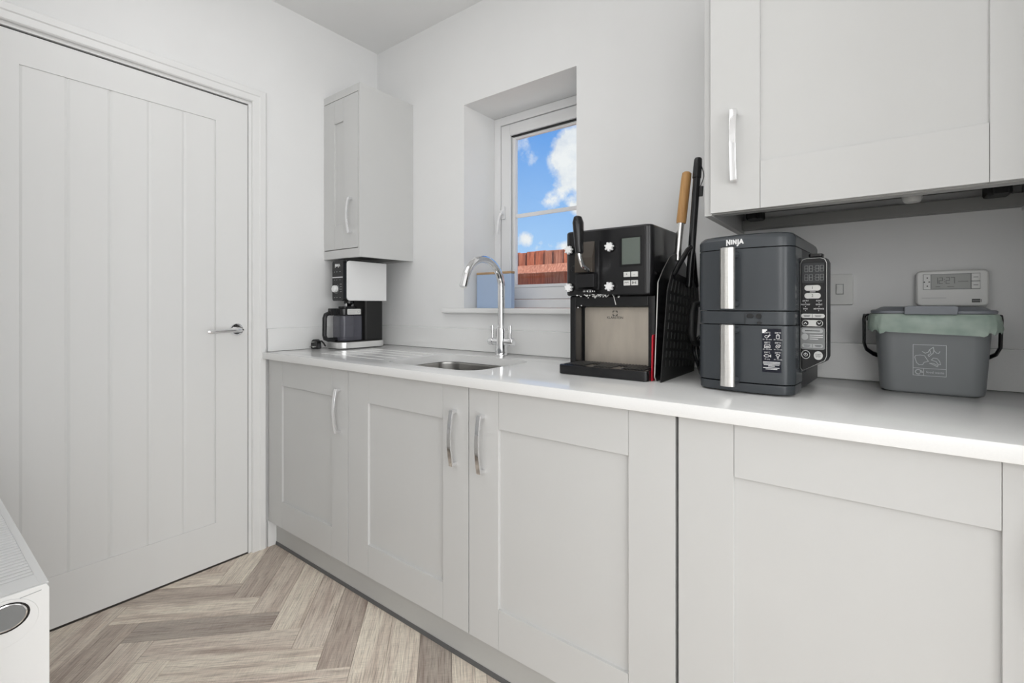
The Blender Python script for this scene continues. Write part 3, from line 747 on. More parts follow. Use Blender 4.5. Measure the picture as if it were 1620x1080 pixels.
mb = MB(); mb.rbox(-0.104, -0.030, 0.166, 0.193, 0.0502, 0.0516, 0.004, 'x'); mb.build('white_label', M['button'], jar)
mb = MB(); strokes(mb, [[(-0.098, 0.185), (-0.055, 0.185)], [(-0.098, 0.179), (-0.06, 0.179)], [(-0.098, 0.173), (-0.065, 0.173)], circ(-0.042, 0.18, 0.007, 8)], 0.0016, fx(0.0517, 0, 0)); mb.build('label_print', M['grey_ink'], jar)
# plug and its lead
t = thing('power_plug', 'black three-pin plug lying on the worktop beside the coffee machine', 'plug', (0.060, -0.402, WT + 0.0003), math.radians(8))
mb = MB(); mb.prism([(-0.024, 0.004), (-0.020, 0.0), (0.020, 0.0), (0.025, 0.006), (0.022, 0.034), (0.008, 0.046), (-0.010, 0.046), (-0.024, 0.034)], 'y', -0.012, 0.012, 0.003); mb.build('plug_body', M['blackp'], t)
mb = MB()
for px_, pz in ((-0.011, 0.012), (0.011, 0.012), (0.0, 0.034)): mb.box(px_ - 0.003, px_ + 0.003, -0.028, -0.012, pz - 0.0025, pz + 0.0025, 0.0005)
mb.build('pins', M['satin'], t)
mb = MB(); mb.tube([(0.016, 0.004, 0.036), (0.026, 0.010, 0.038), (0.030, 0.020, 0.026), (0.030, 0.030, 0.012)], 0.0038, 8); mb.build('lead', M['blackp'], t)

# ------------------------------------------------------------------ soft serve / ice machine (black, with steel splashback)
t = thing('dispenser_machine', 'black countertop dispenser with pull lever, small screen and steel splashback', 'machine', (1.57, -0.36, WT + 0.0003))
# local: x = X - 1.57, y = Y + .36, z = Z - .889
U0, U1 = -0.143, 0.140
mb = MB(); mb.prism(rrect(U0, U1, 0.0, 0.272, 0.022, 6), 'z', 0.238, 0.440, 0.007, 3); mb.build('upper_housing', M['blackp'], t)
mb = MB(); mb.prism(rrect(U0 + 0.006, U1 - 0.006, 0.006, 0.266, 0.02, 6), 'z', 0.414, 0.4165); mb.build('lid_seam', M['blackm'], t)
# lower housing with a recess
mb = MB()
L0, L1 = -0.140, 0.139
mb.prism(rrect(L0, L1, 0.080, 0.26, 0.01, 4), 'z', 0.004, 0.238)
mb.box(L0, -0.118, 0.028, 0.085, 0.004, 0.238, 0.004); mb.box(0.118, L1, 0.028, 0.085, 0.004, 0.238, 0.004)
mb.box(-0.119, 0.119, 0.028, 0.085, 0.205, 0.238, 0.004)
mb.build('lower_housing', M['blackp'], t)
mb = MB(); mb.prism(rrect(-0.112, 0.104, 0.026, 0.203, 0.006, 4), 'y', 0.0765, 0.0795, 0.001); pl = mb.build('steel_splashback', M['plate'], t)
mb = MB(); text(mb, 'KLARSTEIN', 0.0105, fy(-0.006, 0.0763, 0.170), sx=1.05)
q = 0.0068; c0 = (-0.006, 0.184)
for sx in (-1, 1):
    for sz in (-1, 1):
        strokes(mb, [[(c0[0] + sx * q, c0[1] + sz * q * 0.35), (c0[0] + sx * q, c0[1] + sz * q), (c0[0] + sx * q * 0.35, c0[1] + sz * q)]], 0.0022, fy(0, 0.0763, 0))
mb.build('printed_logo', M['dark_ink'], pl)
# drip tray
mb = MB(); mb.rbox(-0.134, 0.147, -0.053, 0.070, 0.0, 0.029, 0.012, 'z', 0.003); dt = mb.build('drip_tray', M['blackp'], t)
for i in range(26):
    xx = -0.118 + i * 0.0098
    if 7 <= i <= 9 or 16 <= i <= 18:
        mb = MB(); mb.box(xx, xx + 0.005, 0.012, 0.060, 0.029, 0.0315, 0.0006, 1); mb.build('grille_bar', M['charcoal_d'], dt); continue
    mb = MB(); mb.box(xx, xx + 0.005, -0.044, 0.060, 0.029, 0.0315, 0.0006, 1); mb.build('grille_bar', M['charcoal_d'], dt)
# face block
mb = MB(); mb.box(-0.098, -0.016, -0.014, 0.0, 0.255, 0.402, 0.003)
fb = mb.build('face_block', M['blackp'], t)
mb = MB(); mb.prism([(-0.014, 0.402), (-0.030, 0.352), (-0.030, 0.308), (-0.014, 0.308)], 'x', -0.090, -0.030, 0.001); mb.build('sloping_cover', M['brown_smoke'], t)
mb = MB(); mb.prism([(-0.014, 0.306), (-0.036, 0.302), (-0.036, 0.262), (-0.014, 0.258)], 'x', -0.082, -0.022, 0.003); mb.build('outlet_block', M['blackp'], t)
mb = MB(); mb.lathe([(0.017, 0.256), (0.017, 0.246), (0.012, 0.244)], 20, Matrix.Translation((-0.046, -0.02, 0))); sn = mb.build('outlet_nozzle', M['blackp'], t)
# lever
mb = MB()
prof = [(-0.044, -0.092, 0.466, 0.008), (-0.044, -0.092, 0.463, 0.014), (-0.043, -0.092, 0.447, 0.0200), (-0.042, -0.091, 0.42, 0.0185), (-0.042, -0.089, 0.385, 0.0160), (-0.041, -0.087, 0.362, 0.0145), (-0.041, -0.087, 0.358, 0.011)]
mb.tube([(a, b, c) for a, b, c, r in prof], [r for *_, r in prof], 18, flat=0.75); lv = mb.build('pull_lever', M['blackp'], t)
mb = MB(); mb.tube([(-0.041, -0.087, 0.36), (-0.040, -0.084, 0.343), (-0.038, -0.076, 0.326), (-0.038, -0.055, 0.318), (-0.040, -0.034, 0.314)], 0.0085, 12, flat=0.6); mb.build('lever_stem', M['chrome'], lv)
# flower shaped fixing nuts
def flower(n=7, r0=0.0095, r1=0.0135):
    out = []
    for i in range(n * 6):
        a = 2 * PI * i / (n * 6); ph = (i % 6) / 6
        out.append(((r1 if ph < 0.5 else r0) * math.cos(a), (r1 if ph < 0.5 else r0) * math.sin(a)))
    return out
for kx, kz in ((-0.121, 0.381), (0.016, 0.381), (-0.121, 0.264), (0.016, 0.264)):
    mb = MB(); mb.prism(flower(), 'y', -0.018, -0.006, 0.001, 1, Matrix.Translation((kx, 0, kz)))
    nut = mb.build('fixing_nut', M['white_ink'], t)
    mb = MB(); mb.lathe([(0.014, 0), (0.014, 0.0065)], 18, Matrix.Translation((kx, 0.0003, kz)) @ Matrix.Rotation(PI / 2, 4, 'X')); mb.build('nut_washer', M['blackg'], nut)
mb = MB(); mb.lathe([(0.010, 0), (0.010, 0.01), (0.006, 0.012)], 14, Matrix.Translation((-0.105, 0.0, 0.322)) @ Matrix.Rotation(PI / 2, 4, 'X')); mb.build('side_knob', M['blackg'], t)
# screen and keys
mb = MB(); mb.box(0.043, 0.110, -0.0025, 0.0002, 0.322, 0.408, 0.001); bz = mb.build('screen_bezel', M['blackg'], t)
mb = MB(); mb.box(0.052, 0.107, -0.0035, -0.0025, 0.327, 0.403, 0.0004, 1); mb.build('screen', M['lcd'], bz)
for i, (kx, kz) in enumerate(((0.057, 0.2905), (0.080, 0.2905), (0.057, 0.266), (0.080, 0.266))):
    mb = MB(); mb.box(kx, kx + 0.0205, -0.0035, 0.0002, kz, kz + 0.015, 0.0012); b = mb.build('key', M['button'], t)
    mb = MB(); text(mb, ['+', '\u2013', '', ''][i] or '-', 0.010, fy(kx + 0.010, -0.0036, kz + 0.0078)) if i < 2 else strokes(mb, [[(-0.006, 0), (-0.003, 0.002), (0.0, 0), (0.003, 0.002), (0.006, 0)]] if i == 2 else [[(-0.005, -0.003), (-0.005, 0.003), (-0.001, 0), (-0.005, -0.003)], [(0.001, 0), (0.005, 0.003), (0.005, -0.003), (0.001, 0)]], 0.0012, fy(kx + 0.010, -0.0036, kz + 0.0078))
    mb.build('key_print', M['dark_ink'], b)
# splashes of mix left under the outlet
random.seed(3)
mb = MB()
for i in range(60):
    u = random.gauss(-0.035, 0.034); v = 0.2385 + random.uniform(-0.006, 0.005)
    u = max(-0.1, min(0.05, u))
    r = random.uniform(0.0008, 0.0026)
    mb.sphere((u, 0.002 if v > 0.238 else 0.028, v), (r * 1.5, r * 0.6, r), 6)
for i in range(12): mb.sphere((0.012 + i * 0.0006, 0.0275, 0.236 - i * 0.0022), (0.0012, 0.0008, 0.0018), 6)
for a, b in ((-0.112, 0.202), (-0.1, 0.208)): mb.sphere((a + 0.002, 0.0278, b), 0.002, 8)
for i in range(9): mb.sphere((-0.046 + 0.016 * math.cos(i * 0.5 + 3.4), -0.02 + 0.016 * math.sin(i * 0.5 + 3.4), 0.2505), (0.0018, 0.0018, 0.003), 6)
stuff(mb.build('milk_splashes', M['mousse'], t))
mb = MB(); mb.lathe([(0.008, 0), (0.008, 0.005), (0.005, 0.007)], 14, Matrix.Translation((U1 - 0.0005, 0.035, 0.300)) @ RX); mb.build('side_screw', M['blackg'], t)

# ------------------------------------------------------------------ red board and the two peels beside the machine
t = MB(); t.prism([(-0.386, 0.0), (-0.300, 0.0), (-0.295, 0.02), (-0.300, 0.122), (-0.306, 0.127), (-0.377, 0.127), (-0.381, 0.122)], 'x', 0.0, 0.004, 0.0008, 1)
tag(t.build('red_mat', M['red'], None, (1.7175, 0, WT + 0.0003)), 'thin red mat standing on edge between dispenser and peels', 'mat')

def peel_matrix(x, y, lean_x, lean_y):
    return Matrix.Translation((x, y, WT + 0.0003)) @ Matrix.Rotation(lean_x, 4, 'Y') @ Matrix.Rotation(-lean_y, 4, 'X')
t = thing('pizza_peel', 'metal pizza peel with a pale wooden handle leaning beside the dispenser', 'peel', (1.7285, -0.230, WT + 0.0004))
# local axes: y along the blade width, z up the peel
t.rotation_euler = (math.radians(-4), math.radians(0.6), 0)
HW = 0.162
bl = [(-HW + 0.012, -0.0105), (HW - 0.012, 0.0105), (HW, 0.022), (HW, 0.262), (HW - 0.05, 0.325), (0.05, 0.355), (0.026, 0.362), (-0.026, 0.362), (-0.05, 0.355), (-0.075, 0.345), (-HW + 0.035, 0.300), (-HW, 0.262), (-HW, 0.002)]
mb = MB(); t2 = bmesh.new()
f0 = [t2.verts.new((0, u, v)) for u, v in bl]; f1 = [t2.verts.new((0.0024, u, v)) for u, v in bl]
a = t2.faces.new(f0); b = t2.faces.new(f1)
for i in range(len(bl)):
    f = t2.faces.new((f0[i], f0[(i + 1) % len(bl)], f1[(i + 1) % len(bl)], f1[i]))
bmesh.ops.recalc_face_normals(t2, faces=t2.faces)
mb.add(t2)
for f in mb.bm.faces: f.material_index = 1 if len(f.verts) == 4 else 0
mb.build('blade', [M['blackp'], M['satin']], t, wn=False)  # faces coloured black for the dark surroundings bare metal would mirror; bright edge
mb = MB(); mb.tube([(0.0012, 0.0, 0.345), (0.0012, 0.0, 0.365), (0.002, 0, 0.385), (0.0035, 0, 0.415), (0.007, 0, 0.461)], [0.012, 0.012, 0.011, 0.0115, 0.012], 14, flat=0.85); mb.build('neck', M['satin'], t)
mb = MB(); mb.tube([(0.007, 0, 0.459), (0.0078, 0, 0.467), (0.0180, 0, 0.595), (0.0196, 0, 0.611), (0.020, 0, 0.615)], [0.0135, 0.0145, 0.0145, 0.0135, 0.009], 16); mb.build('wooden_handle', M['bamboo'], t, label='pale wooden handle')

t = thing('pizza_peel', 'black perforated pizza peel with a long black handle beside the air fryer', 'peel', (1.7475, -0.248, WT + 0.0004))
t.rotation_euler = (math.radians(-5), math.radians(2.5), 0)
HW = 0.150
mb = MB()
# blade: a plate with slots, built as strips and bridges
ybars = [-HW + i * (2 * HW) / 11 for i in range(12)]
ny, nz = 9, 9
def bladegrid():
    t2 = bmesh.new()
    zs = [0.0, 0.03]; 
    for k in range(nz): zs += [0.03 + k * 0.026, 0.03 + k * 0.026 + 0.017]
    zs = sorted(set(round(z, 4) for z in zs + [0.2725, 0.292]))
    ys = [-HW]
    for k in range(ny): ys += [-HW + 0.022 + k * 0.03, -HW + 0.022 + k * 0.03 + 0.008]
    ys.append(HW); ys = sorted(set(round(y, 4) for y in ys))
    vt = {}
    def vv(i, j, s):
        key = (i, j, s)
        if key not in vt:
            y, z = ys[i], zs[j]
            if z > 0.24: y *= 1 - (z - 0.24) * 3.2
            if j == 0: z = y * math.tan(math.radians(5))
            vt[key] = t2.verts.new((0.0025 * s, y, z))
        return vt[key]
    holes = set()
    for i in range(len(ys) - 1):
        for j in range(len(zs) - 1):
            if abs(ys[i + 1] - ys[i] - 0.008) < 1e-3 and abs(zs[j + 1] - zs[j] - 0.017) < 1e-3: holes.add((i, j))
    for i in range(len(ys) - 1):
        for j in range(len(zs) - 1):
            if (i, j) in holes: continue
            for s in (0, 1): t2.faces.new((vv(i, j, s), vv(i + 1, j, s), vv(i + 1, j + 1, s), vv(i, j + 1, s)))
            for (di, dj, a, b) in ((-1, 0, (i, j), (i, j + 1)), (1, 0, (i + 1, j), (i + 1, j + 1)), (0, -1, (i, j), (i + 1, j)), (0, 1, (i, j + 1), (i + 1, j + 1))):
                ni, nj = i + di, j + dj
                if not (0 <= ni < len(ys) - 1 and 0 <= nj < len(zs) - 1) or (ni, nj) in holes:
                    t2.faces.new((vv(*a, 0), vv(*b, 0), vv(*b, 1), vv(*a, 1)))
    bmesh.ops.recalc_face_normals(t2, faces=t2.faces)
    return t2
mb.add(bladegrid()); mb.build('perforated_blade', M['blackm'], t, wn=False)
for s in (-1, 1):
    mb = MB(); mb.tube([(0.0015, s * 0.112, 0.280), (0.004, s * 0.08, 0.315), (0.010, s * 0.030, 0.368), (0.012, 0, 0.385)], 0.0075, 10); mb.build('strut', M['blackp'], t)
mb = MB(); mb.tube([(0.012, 0, 0.262), (0.013, 0, 0.268), (0.013, 0, 0.590), (0.013, 0, 0.592), (0.013, 0, 0.625), (0.013, 0, 0.648), (0.013, 0, 0.652)], [0.008, 0.0105, 0.0105, 0.0125, 0.0125, 0.0112, 0.009], 16); hd = mb.build('handle', M['blackp'], t)
mb = MB(); mb.tube([(0.0245, 0, 0.625)] + [(0.0245 + 0.008 * math.sin(PI * i / 8), 0, 0.625 - 0.06 * i / 8) for i in range(1, 8)] + [(0.024, 0, 0.562)], 0.0014, 6); mb.build('hanging_loop', M['blackp'], hd)
mb = MB(); mb.rbox(0.022, 0.034, -0.004, 0.004, 0.535, 0.565, 0.003, 'z', 0.001); mb.build('loop_toggle', M['blackp'], hd)

# coil of black cable in the gap left of the air fryer
t = thing('power_cable', 'bundle of black power cable in the gap left of the air fryer', 'cable', (1.807, -0.20, WT + 0.0003))
random.seed(5)
for k in range(4):
    mb = MB(); pts = []
    for i in range(33):
        a = 2 * PI * i / 32
        pts.append((0.012 * math.sin(2 * a + k) * 0.6 + (k - 1.5) * 0.006, (0.055 + 0.006 * k) * math.cos(a) + 0.004 * k, 0.062 + (0.052 + 0.003 * k) * math.sin(a)))
    mb.tube(pts, 0.0045, 8); mb.build('cable_loop', M['blackp'], t)
mb = MB(); mb.tube([(0, -0.105, 0.115), (0.0, -0.118, 0.135), (0.0, -0.112, 0.185), (0, -0.095, 0.208), (0, -0.06, 0.212)], 0.0095, 10)
mb.tube([(0, -0.105, 0.115), (0, -0.09, 0.105), (0, -0.05, 0.10)], 0.0095, 10); mb.build('plug_loop', M['blackm'], t)

# ------------------------------------------------------------------ air fryer
AF = thing('air_fryer', 'charcoal double stack air fryer with two silver handles and side control panel', 'air fryer', (1.9545, -0.4315, WT + 0.0003), math.radians(-4.2))
HWX = 0.1075
def front_plan(g=0.0, depth=0.10, rr_=0.036, crown=0.008, n=8):
    pts = []
    w = HWX - g
    # front edge from left to right with a slight crown, rounded corners
    for i in range(n + 1):
        a = math.radians(180 + 90 * i / n); pts.append((-w + rr_ + rr_ * math.cos(a), g + rr_ + rr_ * math.sin(a) + 0.0))
    for i in range(1, 8):
        u = i / 8; pts.append((-w + rr_ + (2 * w - 2 * rr_) * u, g - crown * math.sin(PI * u)))
    for i in range(n + 1):
        a = math.radians(270 + 90 * i / n); pts.append((w - rr_ + rr_ * math.cos(a), g + rr_ + rr_ * math.sin(a)))
    pts.append((w, depth)); pts.append((-w, depth))
    return pts
mb = MB(); mb.prism(rrect(-HWX + 0.004, HWX - 0.004, 0.03, 0.385, 0.05, 8), 'z', 0.006, 0.350, 0.004); mb.build('body', M['charcoal_d'], AF)
mb = MB(); mb.prism(front_plan(0.0015), 'z', 0.004, 0.0255, 0.003); mb.build('base_band', M['charcoal'], AF)
dr = []
for (za, zb2) in ((0.0275, 0.1615), (0.1955, 0.3415)):
    mb = MB(); mb.prism(front_plan(0.0), 'z', za, zb2, 0.0016); dr.append(mb.build('drawer', M['charcoal'], AF))
mb = MB(); mb.prism(front_plan(0.0012), 'z', 0.1632, 0.194, 0.0012); band = mb.build('middle_band', M['charcoal'], AF)
# top cap, full depth with a softened rim
mb = MB()
rings = []
for g, z in ((0.0, 0.3432), (0.0, 0.362), (0.0025, 0.369), (0.008, 0.3745), (0.016, 0.377)):
    fp = front_plan(g, 0.08); fp = fp[:-2]
    back = [(x, y) for x, y in rrect(-HWX + 0.004 + g, HWX - 0.004 - g, 0.1, 0.385 - g, 0.05, 6, (1, 1, 0, 0))]
    back = [p for p in back if p[1] > 0.11]
    rings.append([(x, y, z) for x, y in fp] + [(x, y, z) for x, y in back])
mb.loft(rings); cap = mb.build('top_cap', M['charcoal'], AF)
mb = MB(); logo(mb, lambda u, v, h: (u - 0.012, -0.0078 - h + 0.16 * u * u * 1.2, 0.3535 + v), 0.0105, 0.0030); mb.build('printed_logo', M['white_ink'], cap)
# handles
for d, (za, zb2) in zip(dr, ((0.020, 0.163), (0.200, 0.342))):
    mb = MB(); mb.prism(circ(0, 0, 0.0165, 20, 0, 360, 0.011)[:-1], 'z', za, zb2, 0.0006, 1, Matrix.Translation((-0.018, -0.043, 0))); hb = mb.build('handle_bar', M['satin'], d)
    mb = MB(); mb.prism(circ(0, 0, 0.0145, 16, 0, 360, 0.010)[:-1], 'z', zb2, zb2 + 0.003, 0.0006, 1, Matrix.Translation((-0.018, -0.043, 0))); mb.build('handle_cap', M['charcoal_d'], hb)
    for zz in (za + 0.012, zb2 - 0.014):
        mb = MB(); mb.tube([(-0.016, -0.040, zz), (-0.012, -0.02, zz), (-0.010, -0.003, zz)], 0.0095, 12); mb.build('handle_mount', M['charcoal'], hb)
# vents on the middle band
mb = MB()
mb.rbox(0.014, 0.028, 0.178, 0.188, -0.0078, -0.0055, 0.0045, 'y'); mb.rbox(0.0335, 0.045, 0.1765, 0.1885, -0.0072, -0.0045, 0.005, 'y'); mb.rbox(0.036, 0.046, 0.1640, 0.1705, -0.0078, -0.0056, 0.003, 'y')
mb.build('vent', M['blackg'], band)
mb = MB(); strokes(mb, [[(0.010, 0.1640), (0.010, 0.1905), (0.046, 0.1905)]], 0.0012, lambda u, v, h: (u, -0.0073 - h, v)); mb.build('vent_outline', M['charcoal_d'], band)
# cooking chart stuck on the lower drawer
def chart(u, v, h):      # the label follows the crowned front
    x = u; w = HWX - 0.036
    y = -0.008 * math.sin(PI * min(1, max(0, (x + w) / (2 * w)))) if abs(x) < w else (0.036 - math.sqrt(max(1e-6, 0.036 ** 2 - (abs(x) - w) ** 2)))
    return (x, y - 0.0003 - h, v)
mb = MB(); t2 = bmesh.new(); n = 12
va = [[t2.verts.new(chart(0.046 + 0.038 * i / n, z, 0.0)) for i in range(n + 1)] for z in (0.055, 0.1545)]
for i in range(n): t2.faces.new((va[0][i], va[0][i + 1], va[1][i + 1], va[1][i]))
ob_ = bmesh.ops.solidify(t2, geom=t2.faces, thickness=0.0004)
bmesh.ops.recalc_face_normals(t2, faces=t2.faces); mb.add(t2)
lab = mb.build('chart_label', M['label_d'], dr[0], wn=False)
mb = MB()
def at(cx, cz): return lambda u, v, h: chart(cx + u, cz + v, h + 0.0006)
ic = 0.0042
icons = [
    [[(-1, -0.8), (-1.2, 0), (-0.6, 0.4), (0.4, 0.1), (0.6, -0.4), (-0.2, -1), (-1, -0.8)], [(0.5, 0.1), (1.2, 1.0)], [(0.7, -0.1), (1.5, 0.7)]],
    [[(-0.7, -1.2), (-0.7, 0.6), (-0.3, 1.2), (0.3, 1.2), (0.7, 0.6), (0.7, -1.2), (-0.7, -1.2)], [(-0.7, 0.4), (0.7, 0.4)]],
    [[(-1.3, -1), (-1.3, 0.4), (-0.9, 1), (0.9, 1), (1.3, 0.4), (1.3, -1), (-1.3, -1)], [(-0.8, 0), (0.8, 0)], [(-0.8, -0.5), (0.8, -0.5)]],
    [[(-1, -0.4), (-0.6, 0.7), (0.6, 0.9), (1.2, 0.5), (0.6, -0.6), (-0.4, -1), (-1, -0.4)], [(-0.4, 0.2), (0, -0.2), (0.5, 0.4)]],
    [[(-1.6, 0), (-0.8, 0.7), (0.4, 0.6), (1.2, 0.0), (1.7, 0.7), (1.7, -0.7), (1.2, 0.0), (0.4, -0.6), (-0.8, -0.7), (-1.6, 0)]],
    [[(-0.9, 0.4), (-0.6, 1.0), (0.6, 1.0), (0.9, 0.4), (0.3, 0.0), (0.2, -1.1), (-0.2, -1.1), (-0.3, 0.0), (-0.9, 0.4)]]]
kk = 0
for r_ in range(3):
    for c_ in range(2):
        cx, cz = (0.0565, 0.0775)[c_], 0.1375 - 0.0225 * r_
        text(mb, '200\u00b0C', 0.0048, at(cx, cz + 0.0078))
        strokes(mb, [[(u * ic, v * ic * 0.95) for u, v in ln] for ln in icons[kk]], 0.0009, at(cx, cz), h=0.0002)
        text(mb, ['20 - 25 mins', '20 - 25 min', '10 - 15 mins', '10 - 15 min', '10 mins', '10 - 15 min'][kk], 0.0036, at(cx, cz - 0.0075))
        kk += 1
for i, (hw, cz) in enumerate(((0.0165, 0.0785), (0.0165, 0.0755), (0.015, 0.0725), (0.006, 0.0695), (0.016, 0.0655), (0.011, 0.0625))):
    strokes(mb, [[(0.065 - hw + k * 0.0046, cz), (0.065 - hw + min(k * 0.0046 + 0.0036, 2 * hw), cz)] for k in range(int(2 * hw / 0.0046) + 1)], 0.0013, lambda u, v, h: chart(u, v, h + 0.0006), h=0.0002)
for z in (0.146, 0.149, 0.1515): strokes(mb, [[(0.0475, z), (0.0475 + (z - 0.1435) * 0.95, z)]], 0.0032, lambda u, v, h: chart(u, v, h + 0.0006), h=0.0002)
mb.build('chart_print', M['white_ink'], lab, wn=False)
# control panel at the right
PXL, PXR, PZT, PZB = 0.1085, 0.1615, 0.317, 0.056
PYF = 0.070
ol = [(PXL + 0.004, PZB + 0.0), (PXL + 0.012, PZB + 0.004), (PXR - 0.004, PZB + 0.026), (PXR, PZB + 0.036), (PXR, PZT - 0.012), (PXR - 0.004, PZT - 0.003), (PXR - 0.012, PZT),
      (PXL + 0.012, PZT), (PXL + 0.004, PZT - 0.003), (PXL, PZT - 0.012), (PXL, PZB + 0.006)]
def grow(pl_, g):
    cx = (PXL + PXR) / 2; cz = (PZT + PZB) / 2
    return [(x + (g if x > cx else -g), z + (g if z > cz else -g)) for x, z in pl_]
mb = MB(); mb.prism(grow(ol, 0.0012), 'y', PYF + 0.002, PYF + 0.045, 0.004); cp = mb.build('control_panel', M['charcoal_d'], AF)
mb = MB(); mb.prism(grow(ol, -0.0004), 'y', PYF + 0.0005, PYF + 0.0025, 0.0004, 1); mb.build('panel_rim', M['button'], cp)
mb = MB(); mb.prism(grow(ol, -0.0012), 'y', PYF - 0.0005, PYF + 0.001, 0.0004, 1); mb.build('panel_glass', M['blackg'], cp)
mb = MB(); mb.rbox(0.085, 0.118, 0.08, 0.26, 0.05, 0.32, 0.01, 'z', 0.006); mb.build('side_housing', M['charcoal_d'], AF)
mb = MB(); mb.rbox(0.124, 0.152, PYF + 0.006, PYF + 0.035, PZT + 0.0022, PZT + 0.010, 0.006, 'z', 0.002); mb.build('top_catch', M['blackp'], cp)
KX, KZ = (PXR - PXL) / 40.0, (PZT - PZB) / 174.0
def pp(x, y): return (PXL + (x - 1265) * KX, PZT - (y - 412) * KZ)
PF = lambda u, v, h: (u, PYF - 0.0006 - h, v)
def pill(x0, x1, y0, y1, m, name, h=0.0016):
    a, b = pp(x0, y1); c, d = pp(x1, y0); r_ = min((c - a), (d - b)) / 2 * 0.92
    mb = MB(); mb.prism(rrect(a, c, b, d, r_, 5), 'y', PYF - 0.0005 - h, PYF - 0.0004, 0.0003, 1); return mb.build(name, m, cp)
a, b = pp(1268.2, 450.3); c, d = pp(1301.2, 420)
mb = MB(); mb.box(a, c, PYF - 0.0012, PYF - 0.0004, b, d, 0.0003, 1); mb.build('display', M['lcd_dark'], cp)
def seg7(mb, s, x, z, w, h_, st, f, gap=1.45):
    S7 = {'0': 'abcdef', '1': 'bc', '2': 'abged', '7': 'abc', '8': 'abcdefg'}
    for ch in s:
        if ch == ':':
            strokes(mb, [[(x + w * 0.1, z + h_ * 0.28), (x + w * 0.1, z + h_ * 0.34)], [(x + w * 0.1, z + h_ * 0.66), (x + w * 0.1, z + h_ * 0.72)]], st, f); x += w * 0.55; continue
        P = {'a': ((0, 1), (1, 1)), 'b': ((1, 1), (1, .5)), 'c': ((1, .5), (1, 0)), 'd': ((0, 0), (1, 0)), 'e': ((0, 0), (0, .5)), 'f': ((0, .5), (0, 1)), 'g': ((0, .5), (1, .5))}
        for k_ in S7[ch]:
            (u0, v0), (u1, v1) = P[k_]; strokes(mb, [[(x + u0 * w, z + v0 * h_), (x + u1 * w, z + v1 * h_)]], st, f)
        x += w * gap
mb = MB(); u, v = pp(1272.5, 433); seg7(mb, '88:88', u, v, 0.0062, 0.0135, 0.0008, lambda u, v, h: (u, PYF - 0.0013 - h, v)); 
u, v = pp(1272.5, 446.5); seg7(mb, '88:88', u, v, 0.0062, 0.0135, 0.0008, lambda u, v, h: (u, PYF - 0.0013 - h, v)); mb.build('display_digits', M['panel_grey'], cp)
b1 = pill(1272, 1296, 453.8, 462.3, M['button'], 'key'); b2 = pill(1272, 1296, 465.8, 474.2, M['button'], 'key')
w1 = pill(1265.9 + 1, 1301.8, 497.5, 504.1, M['button'], 'key'); w2 = pill(1268.2, 1299.3, 507.2, 516.8, M['button'], 'key')
a, b = pp(1266, 552.3); c, d = pp(1302, 518.3)
mb = MB(); mb.prism(rrect(a, c, b, d, 0.005, 5), 'y', PYF - 0.0012, PYF - 0.0004, 0.0003, 1); mb.build('key_panel', M['panel_grey'], cp)
g1 = pill(1268.2, 1299.3, 520, 527.3, M['grey_ink'], 'key', 0.0018); g2 = pill(1268.2, 1299.3, 543.5, 549.5, M['grey_ink'], 'key', 0.0018)
for (x, y, r_, m, nm) in ((1272.6, 533, 5.0, M['grey_ink'], 'round_key'), (1292.5, 561, 6.6, M['button'], 'round_key')):
    u, v = pp(x, y); mb = MB(); mb.prism(circ(u, v, r_ * KX, 18, 0, 360, r_ * KZ)[:-1], 'y', PYF - 0.0019, PYF - 0.0004); mb.build(nm, m, cp)
mb = MB()
u, v = pp(1273.8, 560.5); strokes(mb, [circ(u, v, 6.2 * KX, 18, 0, 360, 6.2 * KZ), circ(u, v, 2.6 * KX, 10, -240, 60, 2.4 * KZ), [(u, v), (u, v + 0.0042)]], 0.0009, PF)
for lab_, x, y in (('AIR FRY', 1273.5, 477.8), ('ROAST', 1293.5, 477.8), ('MAX CRISP', 1273.5, 483.6), ('REHEAT', 1293.5, 483.6), ('BAKE', 1273.5, 490), ('DEHYDRATE', 1293, 490)):
    u, v = pp(x, y); text(mb, lab_, 0.0046, lambda a_, b_, h, u=u, v=v: PF(u + a_, v + b_, h), sx=0.78)
    strokes(mb, [[(u, v - 0.0040), (u, v - 0.0048)]], 0.0012, PF)
u, v = pp(1284, 464.2); strokes(mb, [[(u - 0.005, v), (u + 0.005, v)]], 0.0014, PF)
for y, x0_, x1_ in ((530.3, 1280, 1299), (533.2, 1280, 1299), (536.2, 1280, 1292)):
    u, v = pp(x0_, y); u2, _ = pp(x1_, y); strokes(mb, [[(u, v), (u2, v)]], 0.0011, lambda u, v, h: (u, PYF - 0.0013 - h, v))
mb.build('panel_print', M['white_ink'], cp, wn=False)
mb = MB(); DF = lambda u, v, h: (u, PYF - 0.0022 - h, v)
u, v = pp(1284, 458); text(mb, '1', 0.0085, lambda a_, b_, h: DF(u + a_, v + b_, h))
u2, v2 = pp(1284, 470); text(mb, '2', 0.0085, lambda a_, b_, h: DF(u2 + a_, v2 + b_, h))
for xx in (1273.8, 1294): 
    u, v = pp(xx, 512); 
    mb2 = MB(); mb2.prism(circ(u, v, 4.6 * KX, 16, 0, 360, 4.2 * KZ)[:-1], 'y', PYF - 0.0030, PYF - 0.0020); ak = mb2.build('arrow_key', M['blackg'], cp)
    s_ = 1 if xx < 1280 else -1
    mb2 = MB(); strokes(mb2, [[(u - 0.0028, v - 0.0016 * s_), (u, v + 0.0018 * s_), (u + 0.0028, v - 0.0016 * s_)]], 0.0012, lambda a_, b_, h: (a_, PYF - 0.0031 - h, b_)); mb2.build('arrow_print', M['white_ink'], cp)
